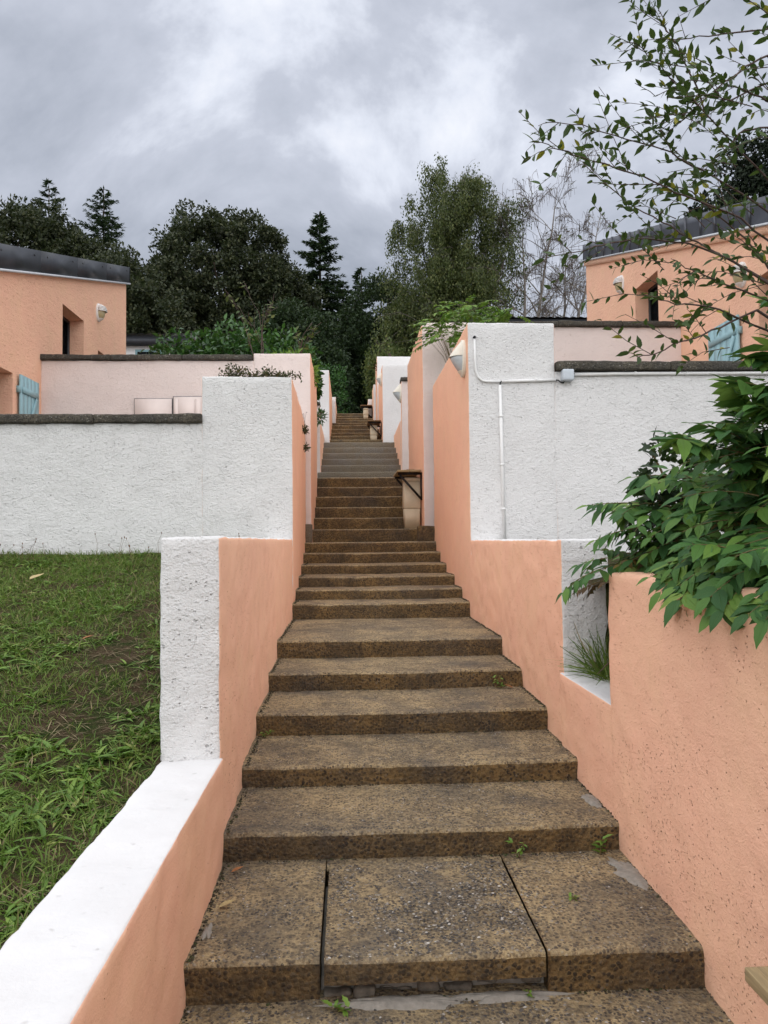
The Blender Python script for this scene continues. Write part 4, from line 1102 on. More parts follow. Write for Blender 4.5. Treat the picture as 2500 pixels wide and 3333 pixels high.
def birch(label, base, height, width, leafy, lean=0.0, nlimb=14, seed=1, group='birches right of the stairs'):
    random.seed(seed)
    t = empty('birch_tree', base); tag(t, label, 'tree', group)
    b = Vector(base)
    mb = MB(); tips = []
    stems = 3 if leafy else 2
    for s in range(stems):
        a = random.uniform(0, 6.28)
        rise = 1.0
        top = b + Vector((lean + (s - (stems - 1) / 2) * width * (0.30 if leafy else 0.34), random.uniform(-0.6, 0.6), height * (1.0 if s == 1 else random.uniform(0.80, 0.90))))
        mid = b.lerp(top, 0.45) + Vector((random.uniform(-0.3, 0.3), 0, 0))
        n = 12
        pts = bez(b, mid, top, n)
        pts = [p + Vector((random.uniform(-1, 1), random.uniform(-1, 1), 0)) * 0.06 for p in pts]
        rad = [0.11 * (1 - i / (n - 1)) ** 0.9 + 0.012 for i in range(n)]
        mb.tube(pts, rad, 6, 0, False)
        for j in range(nlimb):
            i = random.randint(2, n - 1)
            az = random.uniform(0, 6.28)
            dd = Vector((math.cos(az), math.sin(az) * 0.7, random.uniform(0.45, 1.3)))
            grow(mb, pts[i], dd, width * random.uniform(0.28, 0.55) * (1.15 - 0.5 * i / n), rad[i] * 0.5 + 0.004, 2 if leafy else 3, 0.42, 5, 0.40 if leafy else 0.16, 3, tips, 0.62, 5, 0.004 if leafy else 0.010)
    mb.build('trunk', BIRCHB, t)
    P, D = [], []
    if leafy:
        for pts in tips:
            for p in pts[1:]:
                if random.random() < 0.80:
                    ln = random.uniform(0.4, 1.8); q = Vector((random.uniform(-0.25, 0.25), random.uniform(-0.25, 0.25), 0))
                    for s in range(int(ln * 21)):
                        z = random.uniform(0, ln)
                        P.append(p + q * z + Vector((random.gauss(0, 0.09), random.gauss(0, 0.09), -z)))
                        D.append((random.gauss(0, 0.5), random.gauss(0, 0.5), -1))
        leaf_cloud('crown', np.array([tuple(p) for p in P]), 0.115, L_BIRCH, t, CARD, None, 0.1, np.array(D))
    else:
        tw = MB()
        for pts in tips:
            for p in pts[2:]:
                if random.random() < 0.32:
                    ln = random.uniform(0.3, 0.9); dx_ = random.uniform(-0.25, 0.25)
                    tw.tube([p, p + Vector((dx_, random.uniform(-0.2, 0.2), 0.05)) * ln, p + Vector((dx_ * 1.6, 0, -0.55)) * ln], [0.009, 0.007, 0.005], 3, 0, False)
                if random.random() < 0.05:
                    P.append(p)
        tw.build('twigs', TWIG, t)
        leaf_cloud('last_leaves', np.array([tuple(p) for p in P]), 0.10, L_BIRCH, t)
birch('leafy weeping birch standing right of the stairs gap', (5.0, 36, 7.6), 10.5, 4.6, True, 0.0, 34, 6)
birch('bare birch with thin twigs beside the leafy birch', (8.4, 36, 7.6), 11.2, 5.6, False, 1.0, 15, 9)
birch('second bare birch just left of the right house', (10.1, 37, 7.8), 9.6, 4.2, False, 1.6, 10, 14)
random.seed(21)
clump_tree('pine_tree', 'black green pine above the right house roof', 'tree', (21.5, 40, 8.4),
           [((22.4, 40, 19.6), (1.9, 1.6, 1.7)), ((19.8, 40, 18.9), (1.4, 1.2, 0.9)), ((22.6, 40, 22.0), (1.8, 1.5, 1.5)), ((24.5, 40, 20.5), (2.2, 1.8, 1.8)), ((20.6, 40.3, 17.6), (1.4, 1.2, 0.9))],
           300, 70, 0.24, L_PINE, 0.3, 0.42, 0.3)

# ================================================================== SHRUBS
def shrub(name, label, cat, base, ells, n, leaf, m, tpl=CARD, stems=8, stem_m=CANE, group=None, shell=0.45, upb=1.0, sr=1.0):
    t = empty(name, base); tag(t, label, cat, group)
    mb = MB()
    for i in range(stems):
        c, r = ells[i % len(ells)]
        u = unit(1)[0]; u[2] = abs(u[2])
        e_ = Vector(c) + Vector(u * np.array(r) * 0.85)
        b_ = Vector(base) + Vector((random.uniform(-0.1, 0.1), random.uniform(-0.1, 0.1), 0))
        mid = b_.lerp(e_, 0.5) + Vector((0, 0, 0.15))
        mb.tube(bez(b_, mid, e_, 6), [q_ * sr for q_ in (0.014, 0.012, 0.010, 0.008, 0.006, 0.004)], 4, 0, False)
    mb.build('stems', stem_m, t)
    w = np.array([r[0] * r[1] + r[1] * r[2] + r[0] * r[2] for _, r in ells]); w = w / w.sum()
    P, O = [], []
    for (c, r), ww in zip(ells, w):
        k = int(n * ww); u = unit(k); q = rng.uniform(shell, 1.0, k)
        wob = 1 + 0.25 * np.array([nz(v[0] * 2 + c[0], v[1] * 2, v[2] * 2 + c[2], 1.6) for v in u])
        P.append(np.array(c) + u * np.array(r) * (q * wob)[:, None]); O.append(u)
    leaf_cloud('foliage', np.concatenate(P), leaf, m, t, tpl, np.concatenate(O), upb)
    return t
OVAL = leaf_template(0.24, 0.2, 0.12, 3)
LONG = leaf_template(0.15, 0.25, 0.25, 4)
shrub('laurel_shrub', 'bright green rounded shrub behind the pale pink wall left of the stairs', 'shrub', (-2.6, 16.2, 3.4),
      [((-3.3, 16.3, 5.25), (1.05, 0.8, 0.95)), ((-2.3, 16.1, 5.35), (1.1, 0.8, 1.0)), ((-1.35, 15.9, 5.15), (0.85, 0.7, 0.95)), ((-4.1, 16.6, 5.0), (0.6, 0.6, 0.7))], 9000, 0.13, L_LAUREL, OVAL, 14)
shrub('creeper', 'green creeper spilling behind the pink corner block', 'shrub', (-0.85, 15.2, 3.6),
      [((-0.80, 15.15, 5.0), (0.26, 0.3, 0.55)), ((-0.66, 15.05, 4.75), (0.14, 0.2, 0.3))], 1400, 0.11, L_LAUREL, OVAL, 6)
shrub('fern_tuft', 'lime green leafy tuft on top of the pink corner block', 'plant', (-0.95, 13.3, 4.74),
      [((-1.0, 13.3, 4.82), (0.35, 0.3, 0.18)), ((-0.68, 13.9, 4.72), (0.14, 0.5, 0.2))], 700, 0.11, L_LIME, LONG, 6)
shrub('fern_tuft', 'small dark green plant hanging from the wall left of the grey steps', 'plant', (-0.74, 18.9, 4.72),
      [((-0.66, 18.9, 4.78), (0.13, 0.15, 0.20))], 150, 0.10, L_LAUREL, LONG, 5)
for i, (x, y, lab) in enumerate(((-1.32, 9.05, 'leftmost dark twiggy cotoneaster on the left white corner block'), (-1.02, 9.1, 'middle dark twiggy cotoneaster on the left white corner block'), (-0.74, 9.15, 'rightmost dark twiggy cotoneaster on the left white corner block'))):
    t = empty('cotoneaster', (x, y, 3.6)); tag(t, lab, 'shrub', 'cotoneaster on the left corner block')
    mb = MB(); P = []
    for j in range(13):
        a = random.uniform(-1.3, 1.3)
        e_ = Vector((x + 0.20 * math.sin(a) + random.uniform(-0.03, 0.03), y + random.uniform(-0.06, 0.08), 3.61 + 0.19 * abs(math.cos(a)) * random.uniform(0.4, 1.0)))
        pts = bez(Vector((x, y, 3.6)), Vector((x, y, 3.66)).lerp(e_, 0.4) + Vector((0, 0, 0.04)), e_, 5)
        mb.tube(pts, [0.005, 0.004, 0.003, 0.0025, 0.002], 4, 0, False)
        for p in pts[1:]:
            for q in range(6): P.append(tuple(p + Vector((random.gauss(0, 0.022), random.gauss(0, 0.022), random.gauss(0, 0.018)))))
    mb.build('stems', TWIG, t)
    leaf_cloud('foliage', np.array(P), 0.036, L_COTO, t, OVAL)
t = shrub('cotoneaster', 'dark sprig hanging beside the salmon side of the left corner block', 'shrub', (-0.66, 11.3, 3.6),
      [((-0.63, 11.35, 3.36), (0.05, 0.12, 0.07)), ((-0.62, 11.6, 3.12), (0.04, 0.1, 0.06))], 130, 0.05, L_COTO, OVAL, 3, TWIG, None, 0.1, 1.0, 0.25)
def sapling(label, base, top, leaf, m, n=26, cat='sapling'):
    t = empty('sapling', base); tag(t, label, cat)
    mb = MB(); tips = []
    for j in range(3):
        grow(mb, base, Vector(top) - Vector(base) + Vector((random.uniform(-0.2, 0.2), 0, 0)), (Vector(top) - Vector(base)).length * random.uniform(0.7, 1.0), 0.014, 2, 0.4, 6, 0.0, 3, tips, 0.42, 4)
    mb.build('stems', TWIG, t)
    P = [tuple(random.choice(random.choice(tips)[2:])) for _ in range(n)]
    leaf_cloud('foliage', np.array(P) + rng.normal(size=(n, 3)) * 0.03, leaf, m, t, OVAL)
sapling('thin sparse sapling rising above the green shrub', (-1.55, 14.3, 4.7), (-1.85, 14.4, 6.2), 0.10, L_SCRUB, 60)
sapling('short sparse sapling right of the taller one on the pink block', (-0.95, 14.2, 4.7), (-0.8, 14.3, 5.75), 0.10, L_SCRUB, 40)
sapling('dry scrub on the tallest far white block', (1.6, 26.3, 7.9), (1.35, 26.3, 8.7), 0.14, L_SCRUB, 90, 'shrub')
sapling('dry trailing scrub at the left edge of the far white block', (1.1, 26.2, 7.5), (0.75, 26.1, 7.7), 0.14, L_SCRUB, 110, 'shrub')
shrub('hanging_shrub', 'olive green bush hanging over the far right wall ends', 'shrub', (1.25, 31.0, 6.4),
      [((1.15, 31.0, 8.3), (0.5, 0.6, 1.4)), ((1.9, 31.3, 8.8), (0.9, 0.6, 0.9))], 2600, 0.12, L_SCRUB, CARD, 8)

# pinnate (wisteria-like) foliage
LEAF = leaf_template(0.235, 0.22, 0.22, 7, 0.05)
LEAF_B = leaf_template(0.21, 0.30, 0.34, 7, 0.06)
LEAF_C = leaf_template(0.26, 0.10, 0.10, 7, 0.05)
def pinnate(P, M, base, d, upv, ln, npair, leaf, mb, hang=0.3):
    """rachis from base along d; leaflets in pairs; appends (pos, dir, up, size)"""
    d = Vector(d).normalized(); upv = Vector(upv)
    pts = [Vector(base)]
    n = 6
    for i in range(n):
        d = (d + Vector((0, 0, -hang / n))).normalized(); pts.append(pts[-1] + d * ln / n)
    mb.tube(pts, [0.0026, 0.0024, 0.0022, 0.002, 0.0018, 0.0015, 0.001], 4, 0, False)
    for k in range(npair + 1):
        f = 0.25 + 0.75 * k / npair
        q = min(int(f * n), n - 1); p = pts[q].lerp(pts[q + 1], f * n - q)
        dd = (pts[q + 1] - pts[q]).normalized()
        side = dd.cross(upv).normalized(); u_ = side.cross(dd)
        if k == npair:
            M.append((p, dd, u_, leaf * random.uniform(0.95, 1.2)))
        else:
            for s in (-1, 1):
                ld = (side * s + dd * random.uniform(0.35, 0.75) + Vector((0, 0, random.uniform(-0.45, 0.05)))).normalized()
                M.append((p, ld, u_ + Vector((random.gauss(0, 0.25), random.gauss(0, 0.25), random.gauss(0, 0.15))), leaf * random.uniform(0.75, 1.1) * (0.75 + 0.5 * math.sin(math.pi * (0.2 + 0.6 * k / npair)))))
def place_leaves(t, items, mats, tpls, nmax=300, eye=Vector((0, 0, EYE)), mat_of=None):
    """the largest in view become leaf objects; the others one part"""
    def key(i):
        v = i[0] - eye
        px = 752 + v.x / max(v.y, 0.1) * 1661
        return -(i[3] / v.length) * (1 if px < 1700 else 0.2)
    items = sorted(items, key=key)
    mes = []
    for tpl in tpls:
        for m in mats:
            me = mesh(tpl[0], tpl[1], None, True, tpl[2]); me.materials.append(m); mes.append(me)
    rl = root_loc(t)
    for i, it in enumerate(items[:nmax]):
        p, d, u_, s = it[:4]
        mi = it[4] if len(it) > 4 else 0
        R = frames(np.array([tuple(d)]), np.array([tuple(u_)]))[0]
        o = bpy.data.objects.new('leaf', mes[(i % len(tpls)) * len(mats) + mi])
        COL.objects.link(o); o.parent = t
        M4 = Matrix([[*(R[r] * s), (p - rl)[r]] for r in range(3)] + [[0, 0, 0, 1]])
        o.matrix_basis = M4
    rest = items[nmax:]
    for mi in range(len(mats)):
        sub = [r for r in rest if (r[4] if len(r) > 4 else 0) == mi]
        if not sub: continue
        P = np.array([tuple(r[0]) for r in sub]); D = np.array([tuple(r[1]) for r in sub]); U_ = np.array([tuple(r[2]) for r in sub]); S = np.array([r[3] for r in sub])
        V, F, uv = merge(tpls[0], P, frames(D, U_), S)
        o = obj('leaves', mesh(V, F, None, True, uv), mats[mi], t); o['kind'] = 'stuff'

random.seed(33)
CANES = [(1.24,4.10,1.56),(1.32,4.20,1.62),(1.33,3.90,1.91),(1.34,3.80,1.78),(1.51,3.80,2.04),(1.51,3.40,2.13),(1.32,2.90,2.08),(1.40,2.90,2.12),(1.48,2.90,2.20),(1.50,2.70,2.24),(1.54,2.60,2.28),(1.54,3.90,1.51),(1.42,3.00,1.58),(1.42,2.70,1.57),(1.40,2.40,1.53),(1.34,4.25,1.50),(1.51,3.20,1.77),(1.52,2.90,1.99),(1.42,2.60,1.72),(1.45,3.90,1.67),(1.54,3.60,1.67),(1.48,2.90,1.62),(1.42,2.50,1.60),(1.52,2.70,2.14),(1.54,3.00,2.15),(1.50,3.50,1.86),(1.56,3.30,1.95),
    (1.66,2.60,2.38),(1.64,2.75,2.30),(1.74,2.80,2.50),(1.56,2.70,2.16),(1.60,2.45,2.22),(1.44,2.95,1.58),(1.43,2.65,1.57),(1.42,2.42,1.54),(1.45,3.15,1.60),(1.42,2.25,1.58)]
wb = Vector((2.15, 3.1, 1.5))
t = empty('wisteria', wb); tag(t, 'big leafy green shrub spilling over the planter wall at the right', 'shrub')
mb = MB(); items = []
for i, c_ in enumerate(CANES):
    tip = Vector(c_) + (Vector((0.11, 0, -0.02)) if i < 27 else Vector((0, 0, 0)))
    b_ = wb + Vector((random.uniform(-0.2, 0.4), random.uniform(-0.7, 0.8), 0))
    mid = b_.lerp(tip, 0.55) + Vector((0, 0, 0.10 + 0.14 * random.random()))
    pts = bez(b_, mid, tip, 9)
    mb.tube(pts, [0.009, 0.008, 0.0075, 0.007, 0.006, 0.005, 0.004, 0.003, 0.002], 5, 0, False)
    for k in range(2, 9):
        for s in range(2 if k > 2 else 1):
            p = pts[k]
            d = (pts[k] - pts[k - 1]).normalized()
            side = d.cross(Vector((0, 0, 1))).normalized() * (1 if (k + s) % 2 else -1)
            nd = d * random.uniform(0.2, 0.9) + side * random.uniform(0.3, 1.0) + Vector((-0.15, -0.15, random.uniform(-0.25, 0.35)))
            if k == 8: nd = d + side * 0.2
            n0 = len(items)
            L = random.uniform(0.18, 0.28)
            pinnate(None, items, p, nd, Vector((0, 0, 1)) + Vector((-0.25, -0.35, 0)), L * 0.85, random.randint(3, 6), random.choice((0.06, 0.07, 0.08, 0.09, 0.105)), mb, random.uniform(0.1, 0.6))
            if i in (0, 12, 16, 20) and k in (6, 7) and s == 0:
                for q in range(n0, len(items)): items[q] = (*items[q][:3], items[q][3] * 0.5, 1)
            if i == 15:
                for q in range(n0, len(items)): items[q] = (*items[q][:3], items[q][3] * 0.75, 2)
for k in range(240):       # dense interior of the bush
    p = Vector((random.uniform(1.55, 2.5), random.uniform(2.3, 4.2), 0)); p.z = random.uniform(1.5, 1.98 + 0.35 * (p.x - 1.55))
    a = random.uniform(0, 6.28)
    pinnate(None, items, p, (math.cos(a) - 0.3, math.sin(a) - 0.2, random.uniform(-0.2, 0.5)), (-0.2, -0.3, 1), random.uniform(0.18, 0.28), 4, random.uniform(0.06, 0.105), mb, 0.6)
for k in range(62):       # shoots lying over the planter wall towards the steps
    p = Vector((random.uniform(1.40, 1.62), random.uniform(2.05, 3.15), random.uniform(1.54, 1.72)))
    pinnate(None, items, p, (-0.8, random.uniform(-0.8, 0.5), random.uniform(-0.25, 0.40)), (-0.35, -0.35, 1), random.uniform(0.13, 0.22), 4, random.uniform(0.055, 0.095), mb, random.uniform(0.3, 0.9))
mb.build('canes', CANE, t)
place_leaves(t, items, [L_WIST, L_YOUNG, L_BRONZE], [LEAF, LEAF_B, LEAF_C])

# wisteria on the right corner blocks
random.seed(5)
wb = Vector((1.75, 12.1, 4.15))
t = empty('wisteria', wb); tag(t, 'bright green climber on top of the right white corner block', 'shrub')
mb = MB(); items = []
for k in range(150):
    p = Vector((random.uniform(1.45, 2.55), random.uniform(11.0, 12.2), 0)); p.z = 4.72 + random.uniform(0, 0.55) * (1 - 0.4 * abs(p.x - 2.0))
    a = random.uniform(0, 6.28)
    pinnate(None, items, p, (math.cos(a), math.sin(a), random.uniform(0.0, 0.8)), (-0.1, -0.3, 1), random.uniform(0.2, 0.35), 5, random.uniform(0.07, 0.10), mb, 0.7)
for k in range(16):
    p = Vector((random.uniform(1.28, 1.50), random.uniform(11.2, 11.9), random.uniform(4.72, 5.10)))
    pinnate(None, items, p, (-1, random.uniform(-0.6, 0.3), random.uniform(-0.4, 0.4)), (-0.1, -0.3, 1), random.uniform(0.22, 0.32), 5, 0.09, mb, 0.5)
    mb.tube([wb, (wb + p) / 2 + Vector((0, 0, 0.12)), p], [0.004, 0.003, 0.002], 4, 0, False)
mb.build('canes', CANE, t)
P = np.array([tuple(r[0]) for r in items]); D = np.array([tuple(r[1]) for r in items]); U_ = np.array([tuple(r[2]) for r in items]); S = np.array([r[3] for r in items])
V, F, uv = merge(OVAL, P, frames(D, U_), S); obj('foliage', mesh(V, F, None, False, uv), L_LIME, t)

# arching shrub with small oval leaves, upper right
random.seed(8)
SHRUB={
 'a':[(1.887, 3.3, 3.159), (1.58, 3.243, 3.309), (1.463, 3.186, 3.325), (1.348, 3.129, 3.346), (1.162, 3.071, 3.358), (1.019, 3.014, 3.362), (0.84, 2.957, 3.361), (0.753, 2.9, 3.314)],
 'b':[(1.712, 3.0, 2.911), (1.524, 2.962, 3.009), (1.339, 2.925, 3.056), (1.206, 2.888, 3.09), (1.041, 2.85, 3.123), (0.892, 2.812, 3.148), (0.797, 2.775, 3.156), (0.721, 2.738, 3.163), (0.679, 2.7, 3.151)],
 'c':[(1.82, 3.2, 2.81), (1.603, 3.229, 2.949), (1.5, 3.257, 3.018), (1.395, 3.286, 3.102), (1.288, 3.314, 3.179), (1.166, 3.343, 3.299), (1.089, 3.371, 3.393), (1.038, 3.4, 3.455)],
 'd':[(1.948, 3.4, 3.356), (1.813, 3.35, 3.44), (1.707, 3.3, 3.5), (1.591, 3.25, 3.572), (1.496, 3.2, 3.614), (1.366, 3.15, 3.699), (1.264, 3.1, 3.748), (1.201, 3.05, 3.752), (1.114, 3.0, 3.723)],
 'e':[(1.596, 3.26, 3.577), (1.549, 3.267, 3.734), (1.501, 3.273, 3.832), (1.466, 3.28, 3.923), (1.43, 3.287, 3.988), (1.414, 3.293, 4.06), (1.411, 3.3, 4.105)],
 'f':[(2.072, 3.5, 4.155), (1.828, 3.425, 4.063), (1.663, 3.35, 3.991), (1.504, 3.275, 3.924), (1.319, 3.2, 3.867)],
 'g':[(1.792, 3.1, 3.743), (1.68, 3.083, 3.682), (1.587, 3.067, 3.607), (1.495, 3.05, 3.526), (1.416, 3.033, 3.453), (1.266, 3.017, 3.422), (1.1, 3.0, 3.355)],
 'h':[(1.654, 3.2, 2.906), (1.458, 3.167, 2.962), (1.265, 3.133, 2.967), (1.101, 3.1, 2.934), (0.984, 3.067, 2.889), (0.833, 3.033, 2.851), (0.769, 3.0, 2.802)],
 'i':[(1.603, 2.9, 2.593), (1.43, 2.85, 2.509), (1.309, 2.8, 2.456), (1.242, 2.75, 2.432), (1.111, 2.7, 2.371), (1.032, 2.65, 2.348), (0.975, 2.6, 2.352)],
 'j':[(1.644, 2.9, 2.513), (1.429, 2.85, 2.58), (1.271, 2.8, 2.586), (1.161, 2.75, 2.583), (1.064, 2.7, 2.594)],
 'k':[(1.705, 3.0, 2.664), (1.528, 2.95, 2.703), (1.393, 2.9, 2.731), (1.297, 2.85, 2.74), (1.222, 2.8, 2.757)],
 'l':[(1.841, 3.2, 3.488), (1.735, 3.2, 3.474), (1.668, 3.2, 3.407), (1.587, 3.2, 3.334), (1.493, 3.2, 3.235)],
 'm':[(1.904, 3.3, 3.748), (1.759, 3.26, 3.667), (1.636, 3.22, 3.588), (1.53, 3.18, 3.531), (1.383, 3.14, 3.506), (1.238, 3.1, 3.462)],
 'n':[(1.929, 3.3, 3.653), (1.826, 3.283, 3.682), (1.723, 3.267, 3.711), (1.648, 3.25, 3.713), (1.514, 3.233, 3.713), (1.353, 3.217, 3.628), (1.256, 3.2, 3.675)],
 'o':[(1.766, 3.1, 2.833), (1.653, 3.067, 2.946), (1.531, 3.033, 3.019), (1.402, 3.0, 3.108), (1.245, 2.967, 3.119), (0.972, 2.933, 3.109)],
}
sb = Vector((2.55, 3.15, 1.5))
t = empty('arching_shrub', sb); tag(t, 'tall airy shrub with small oval leaves arching in from the upper right', 'shrub')
mb = MB(); items = []
def twig(pts, r0, r1, leaf, gap):
    n = len(pts)
    mb.tube(pts, [r0 + (r1 - r0) * i / (n - 1) for i in range(n)], 5, 0, False)
    s = 1
    for i in range(n - 1):
        a, b = pts[i], pts[i + 1]; L = (b - a).length; d = (b - a).normalized()
        k = max(1, int(L / gap))
        for q in range(k):
            if random.random() < 0.06: continue
            p = a.lerp(b, (q + random.random()) / k)
            side = rot_about(Vector((0, 0, 1)).cross(d).normalized(), d, random.uniform(-1.2, 1.2)) * s; s = -s
            ld = (d * random.uniform(0.2, 1.0) + side * random.uniform(0.5, 1.0) + Vector((0, 0, random.uniform(-0.2, 0.5)))).normalized()
            items.append((p, ld, Vector((random.gauss(0, 0.6), random.gauss(0, 0.6), 1)), leaf * random.uniform(0.6, 1.25)))
for k, pl in SHRUB.items():
    pl = [Vector(p) for p in pl]
    if k != 'e':
        s0 = pl[0]
        root = sb + Vector((random.uniform(-0.1, 0.1), random.uniform(-0.1, 0.1), 0))
        mb.tube(bez(root, Vector((sb.x + 0.05, sb.y, s0.z * 0.6 + 0.6)), s0, 8), [0.010 - 0.0006 * i for i in range(8)], 6, 0, False)
    # soften polyline
    pts = [pl[0]]
    for i in range(len(pl) - 1):
        pts += [pl[i].lerp(pl[i + 1], 0.33) + Vector((random.gauss(0, 0.004), 0, random.gauss(0, 0.004))), pl[i].lerp(pl[i + 1], 0.66) + Vector((random.gauss(0, 0.004), 0, random.gauss(0, 0.004))), pl[i + 1]]
    twig(pts, 0.0046, 0.0012, 0.050, 0.024)
    for j in range(2, len(pl) - 1):
        for s in range(random.choice((1, 2, 2))):
            d = (pl[j] - pl[j - 1]).normalized()
            nd = (d * 0.8 + Vector((random.uniform(-0.3, 0.3), random.uniform(-0.5, 0.5), random.choice((-1, 1)) * random.uniform(0.35, 0.9)))).normalized()
            L = random.uniform(0.10, 0.28)
            q0 = pl[j].lerp(pl[j - 1], random.random())
            twig([q0, q0 + nd * L * 0.5 + Vector((0, 0, 0.01)), q0 + (nd + Vector((0, 0, random.uniform(-0.1, 0.25)))) * L], 0.0017, 0.0009, 0.045, 0.024)
for k in range(44):      # thicker growth near the frame edge and beyond
    q0 = Vector((random.uniform(1.45, 2.2), random.uniform(2.8, 3.5), random.uniform(2.55, 4.0)))
    nd = Vector((-0.7, random.uniform(-0.4, 0.4), random.uniform(-0.3, 0.8))).normalized(); L = random.uniform(0.2, 0.45)
    twig([q0, q0 + nd * L * 0.5 + Vector((0, 0, 0.03)), q0 + nd * L], 0.0022, 0.001, 0.050, 0.022)
mb.build('branches', TWIG, t)
ARCH = leaf_template(0.21, 0.25, 0.15, 5, 0.06); ARCH2 = leaf_template(0.19, 0.35, 0.3, 5, 0.08)
place_leaves(t, items, [L_ARCH], [ARCH, ARCH2])

# oak seedling between the leaves of the planter, shrub at the lawn edge
shrub('oak_seedling', 'small dark oak seedling among the planter leaves', 'sapling', (1.72, 3.9, 1.5),
      [((1.66, 3.9, 2.05), (0.16, 0.16, 0.2)), ((1.62, 3.85, 1.8), (0.2, 0.2, 0.18))], 240, 0.075, L_DARK, leaf_template(0.26, 0.1, 0.1, 6, 0.35), 4)
shrub('lawn_shrub', 'dark green shrub at the left edge of the lawn', 'shrub', (-4.05, 7.9, 1.42),
      [((-4.1, 7.9, 1.62), (0.34, 0.3, 0.26)), ((-3.95, 7.8, 1.5), (0.22, 0.2, 0.16))], 420, 0.12, L_DARK, leaf_template(0.24, 0.1, 0.2, 6, 0.25), 6)

# ================================================================== LAWN
random.seed(3)
def lawn_cover():
    # weed rosettes with broad strap leaves
    n = 8200
    P = np.stack([rng.uniform(-6.2, -0.95, n), 1.2 + (8.8 - 1.2) * rng.uniform(0, 1, n) ** 1.0], 1)
    P = P[np.array([(x > -0.75 * y - 0.35) for x, y in P])]
    dn = np.array([nz(x, y, 1, 0.9) + 0.6 * nz(x, y, 3, 2.6) + 0.10 * (y - 4.5) / 2 for x, y in P])
    P = P[dn + rng.uniform(-0.25, 0.25, len(P)) > -0.06]
    A, D, U_, S = [], [], [], []
    for x, y in P:
        z = lz(x, y) - 0.005
        k = random.randint(6, 12); sz = random.choice((0.04, 0.05, 0.065, 0.085, 0.115)) * (1.0 if y < 6 else 0.85)
        for j in range(k):
            a = random.uniform(0, 6.28); e_ = random.uniform(0.25, 1.1)
            A.append((x + random.gauss(0, 0.015), y + random.gauss(0, 0.015), z)); D.append((math.cos(a), math.sin(a), e_)); U_.append((random.gauss(0, 0.2), random.gauss(0, 0.2), 1.0)); S.append(sz * random.uniform(0.6, 1.2))
    V, F, uv = merge(leaf_template(0.085, 0.45, 0.5, 4, 0, 0.7), np.array(A), frames(np.array(D), np.array(U_)), np.array(S))
    o = obj('weeds', mesh(V, F, None, True, uv), L_WEED)
    tag(o, 'broad leaved green weeds covering the sloping lawn', 'weeds', None, 'stuff')
    # fine grass
    n = 110000
    P = np.stack([rng.uniform(-6.2, -0.93, n), rng.uniform(1.2, 8.84, n)], 1)
    P = P[(P[:, 0] > -0.75 * P[:, 1] - 0.35)]
    dn = np.array([nz(x, y, 8, 1.1) + 0.5 * nz(x, y, 5, 3.4) + (0.9 if y > 8.3 else 0) + (0.45 if x > -1.15 else 0) for x, y in P])
    P = P[dn + rng.uniform(-0.3, 0.3, len(P)) > -0.22]
    k = len(P)
    B = np.array([(x, y, lz(x, y) - 0.004) for x, y in P])
    D = np.stack([rng.normal(size=k) * 0.6, rng.normal(size=k) * 0.6, rng.uniform(0.5, 1.3, k)], 1)
    tpl = leaf_template(0.035, 0.0, 0.5, 3, 0, 0.6)
    V, F, uv = merge(tpl, B, frames(D, unit(k) + np.array([0, 0, 0.6])), rng.uniform(0.03, 0.09, k))
    o = obj('grass', mesh(V, F, None, False, uv), L_GRASS)
    tag(o, 'fine short grass between the weeds of the lawn', 'grass', None, 'stuff')
    n = 26000
    P = np.stack([rng.uniform(-6.2, -0.95, n), rng.uniform(1.2, 8.8, n)], 1)
    P = P[np.array([nz(x, y, 1, 0.9) + 0.5 * nz(x, y, 5, 3.0) < 0.05 and x > -0.75 * y - 0.35 for x, y in P])]
    k = len(P)
    B = np.array([(x, y, lz(x, y) + random.uniform(0.002, 0.02)) for x, y in P])
    D = np.stack([rng.normal(size=k), rng.normal(size=k), rng.normal(size=k) * 0.12], 1)
    V, F, uv = merge(leaf_template(0.02, 0, 0.1, 2), B, frames(D, np.tile([0, 0, 1.0], (k, 1))), rng.uniform(0.05, 0.16, k))
    o = obj('straw', mesh(V, F, None, False, uv), STRAW)
    tag(o, 'dry straw lying on bare patches of the lawn', 'straw', None, 'stuff')
    # seed stalks in front of the white wall
    mb = MB()
    for i in range(46):
        x = random.uniform(-5.5, -1.0); y = random.uniform(8.4, 8.8); z = lz(x, y); hh = random.uniform(0.10, 0.24)
        tp = Vector((x + random.gauss(0, 0.02), y, z + hh))
        mb.tube([(x, y, z), (x + random.gauss(0, 0.01), y, z + hh * 0.6), tp], [0.002, 0.0018, 0.0014], 3, 0, False)
        mb.tube([tp, tp + Vector((0, 0, 0.012)), tp + Vector((0, 0, 0.024))], [0.003, 0.006, 0.002], 5)
    o = mb.build('seed_stalks', FLOWER); tag(o, 'thin seed stalks standing along the foot of the white wall', 'grass', None, 'stuff')
lawn_cover()

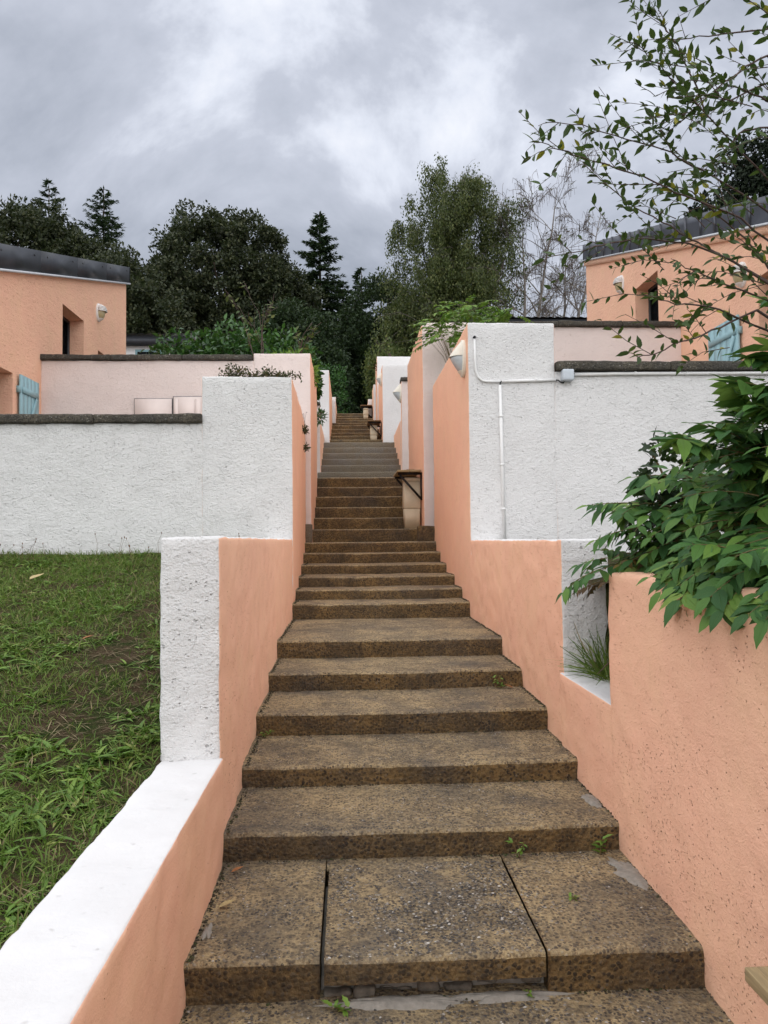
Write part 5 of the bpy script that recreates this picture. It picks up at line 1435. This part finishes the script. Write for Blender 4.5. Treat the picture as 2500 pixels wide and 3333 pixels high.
# ================================================================== SMALL THINGS
def weed(label, x, y, z, n, sz, m=L_WEED, tall=0.8, group='small weeds on the steps'):
    t = empty('weed', (x, y, z)); tag(t, label, 'weed', group)
    A, D, U_, S = [], [], [], []
    mb = MB()
    for j in range(max(2, n // 6)):
        tp = Vector((x + random.gauss(0, sz * 0.5), y + random.gauss(0, sz * 0.3), z + sz * tall * random.uniform(0.6, 1.4)))
        mb.tube([(x, y, z - 0.004), (Vector((x, y, z)) + tp) / 2 + Vector((0, 0, 0.01)), tp], [0.002, 0.0016, 0.001], 4, 0, False)
        for q in range(6):
            p = Vector((x, y, z)).lerp(tp, random.uniform(0.1, 1.0)); a = random.uniform(0, 6.28)
            A.append(tuple(p)); D.append((math.cos(a), math.sin(a), random.uniform(0, 0.9))); U_.append((0, 0, 1)); S.append(sz * random.uniform(0.4, 0.9))
    mb.build('stem', CANE, t)
    V, F, uv = merge(leaf_template(0.2, 0.2, 0.3, 5, 0.25), np.array(A), frames(np.array(D), np.array(U_)), np.array(S)); obj('foliage', mesh(V, F, None, True, uv), m, t)
weed('upright green weed against the riser near the right planter wall', 1.235, 3.83, 0.13, 18, 0.075, tall=1.5)
weed('faint green weed in the slab joint under the second step', 0.83, 3.84, 0.13, 10, 0.05, tall=1.6)
weed('little green weed at the left end of the fourth step', -0.57, 5.28, 0.39, 10, 0.045)
weed('bushy weed at the right end of the fifth riser', 1.20, 6.06, 0.535, 24, 0.06, tall=1.2)
weed('low green weed at the foot of the cracked slab', -0.04, 2.90, -0.02, 16, 0.06, tall=0.5)
weed('two leaved seedling beside the broken riser', 0.68, 2.93, -0.02, 8, 0.035)
weed('tiny weed sprouting from the right hand slab', 0.98, 3.38, 0.13, 10, 0.04, tall=0.4)
t = empty('grass_tuft', (1.60, 4.85, 0.84)); tag(t, 'tuft of long grass on the white ledge behind the planter', 'grass')
k = 170
B = np.stack([1.60 + rng.normal(size=k) * 0.03, 4.75 + rng.normal(size=k) * 0.08, np.full(k, 0.835)], 1)
D = np.stack([rng.normal(size=k) * 0.5 - 0.25, rng.normal(size=k) * 0.4, rng.uniform(0.3, 1.2, k)], 1)
V, F, uv = merge(leaf_template(0.012, 0, 0.4, 4, 0, 0.6), B, frames(D, unit(k) + np.array([0, 0, 0.4])), rng.uniform(0.12, 0.36, k)); obj('blades', mesh(V, F, None, False, uv), L_GRASS, t)
t = empty('vine_stem', (1.5, 4.0, 1.5)); tag(t, 'thin bare vine stems hanging over the white ledge', 'vine')
for pts in ([(1.62, 3.95, 1.45), (1.50, 4.0, 1.25), (1.38, 4.05, 1.05), (1.33, 4.1, 0.98)], [(1.60, 4.05, 1.35), (1.53, 4.1, 1.1), (1.47, 4.1, 0.9), (1.37, 4.05, 0.80)]):
    mb = MB(); mb.tube([Vector(p) for p in pts], [0.004, 0.0035, 0.003, 0.0018], 4, 0, False); mb.build('stem', TWIG, t)
def fallen(label, x, y, z, s, a, m):
    tpl = leaf_template(0.25, 0.45, -0.25, 6)
    V, F, uv = merge(tpl, np.array([(x, y, z)]), frames(np.array([(math.cos(a), math.sin(a), 0.08)]), np.array([(0.1, 0, 1.0)])), np.array([s]))
    o = obj('fallen_leaf', mesh(V, F, None, True, uv), m); tag(o, label, 'leaf', 'fallen leaves')
fallen('orange fallen leaf at the left end of the first step', -0.57, 3.75, 0.140, 0.06, 0.3, DRYLEAF)
fallen('pale narrow fallen leaf on the left slab of the first step', -0.57, 3.40, 0.140, 0.075, 0.2, PALELEAF)
fallen('brown fallen leaf beside the weed on the fifth step', 1.28, 6.02, 0.545, 0.07, 2.6, DRYLEAF)
fallen('pale dry fallen leaf lying in the upper lawn', -3.0, 7.4, lz(-3.0, 7.4) + 0.04, 0.16, 1.0, PALELEAF)
fallen('red brown fallen leaf lower in the lawn', -1.9, 5.6, lz(-1.9, 5.6) + 0.03, 0.08, 0.5, DRYLEAF)
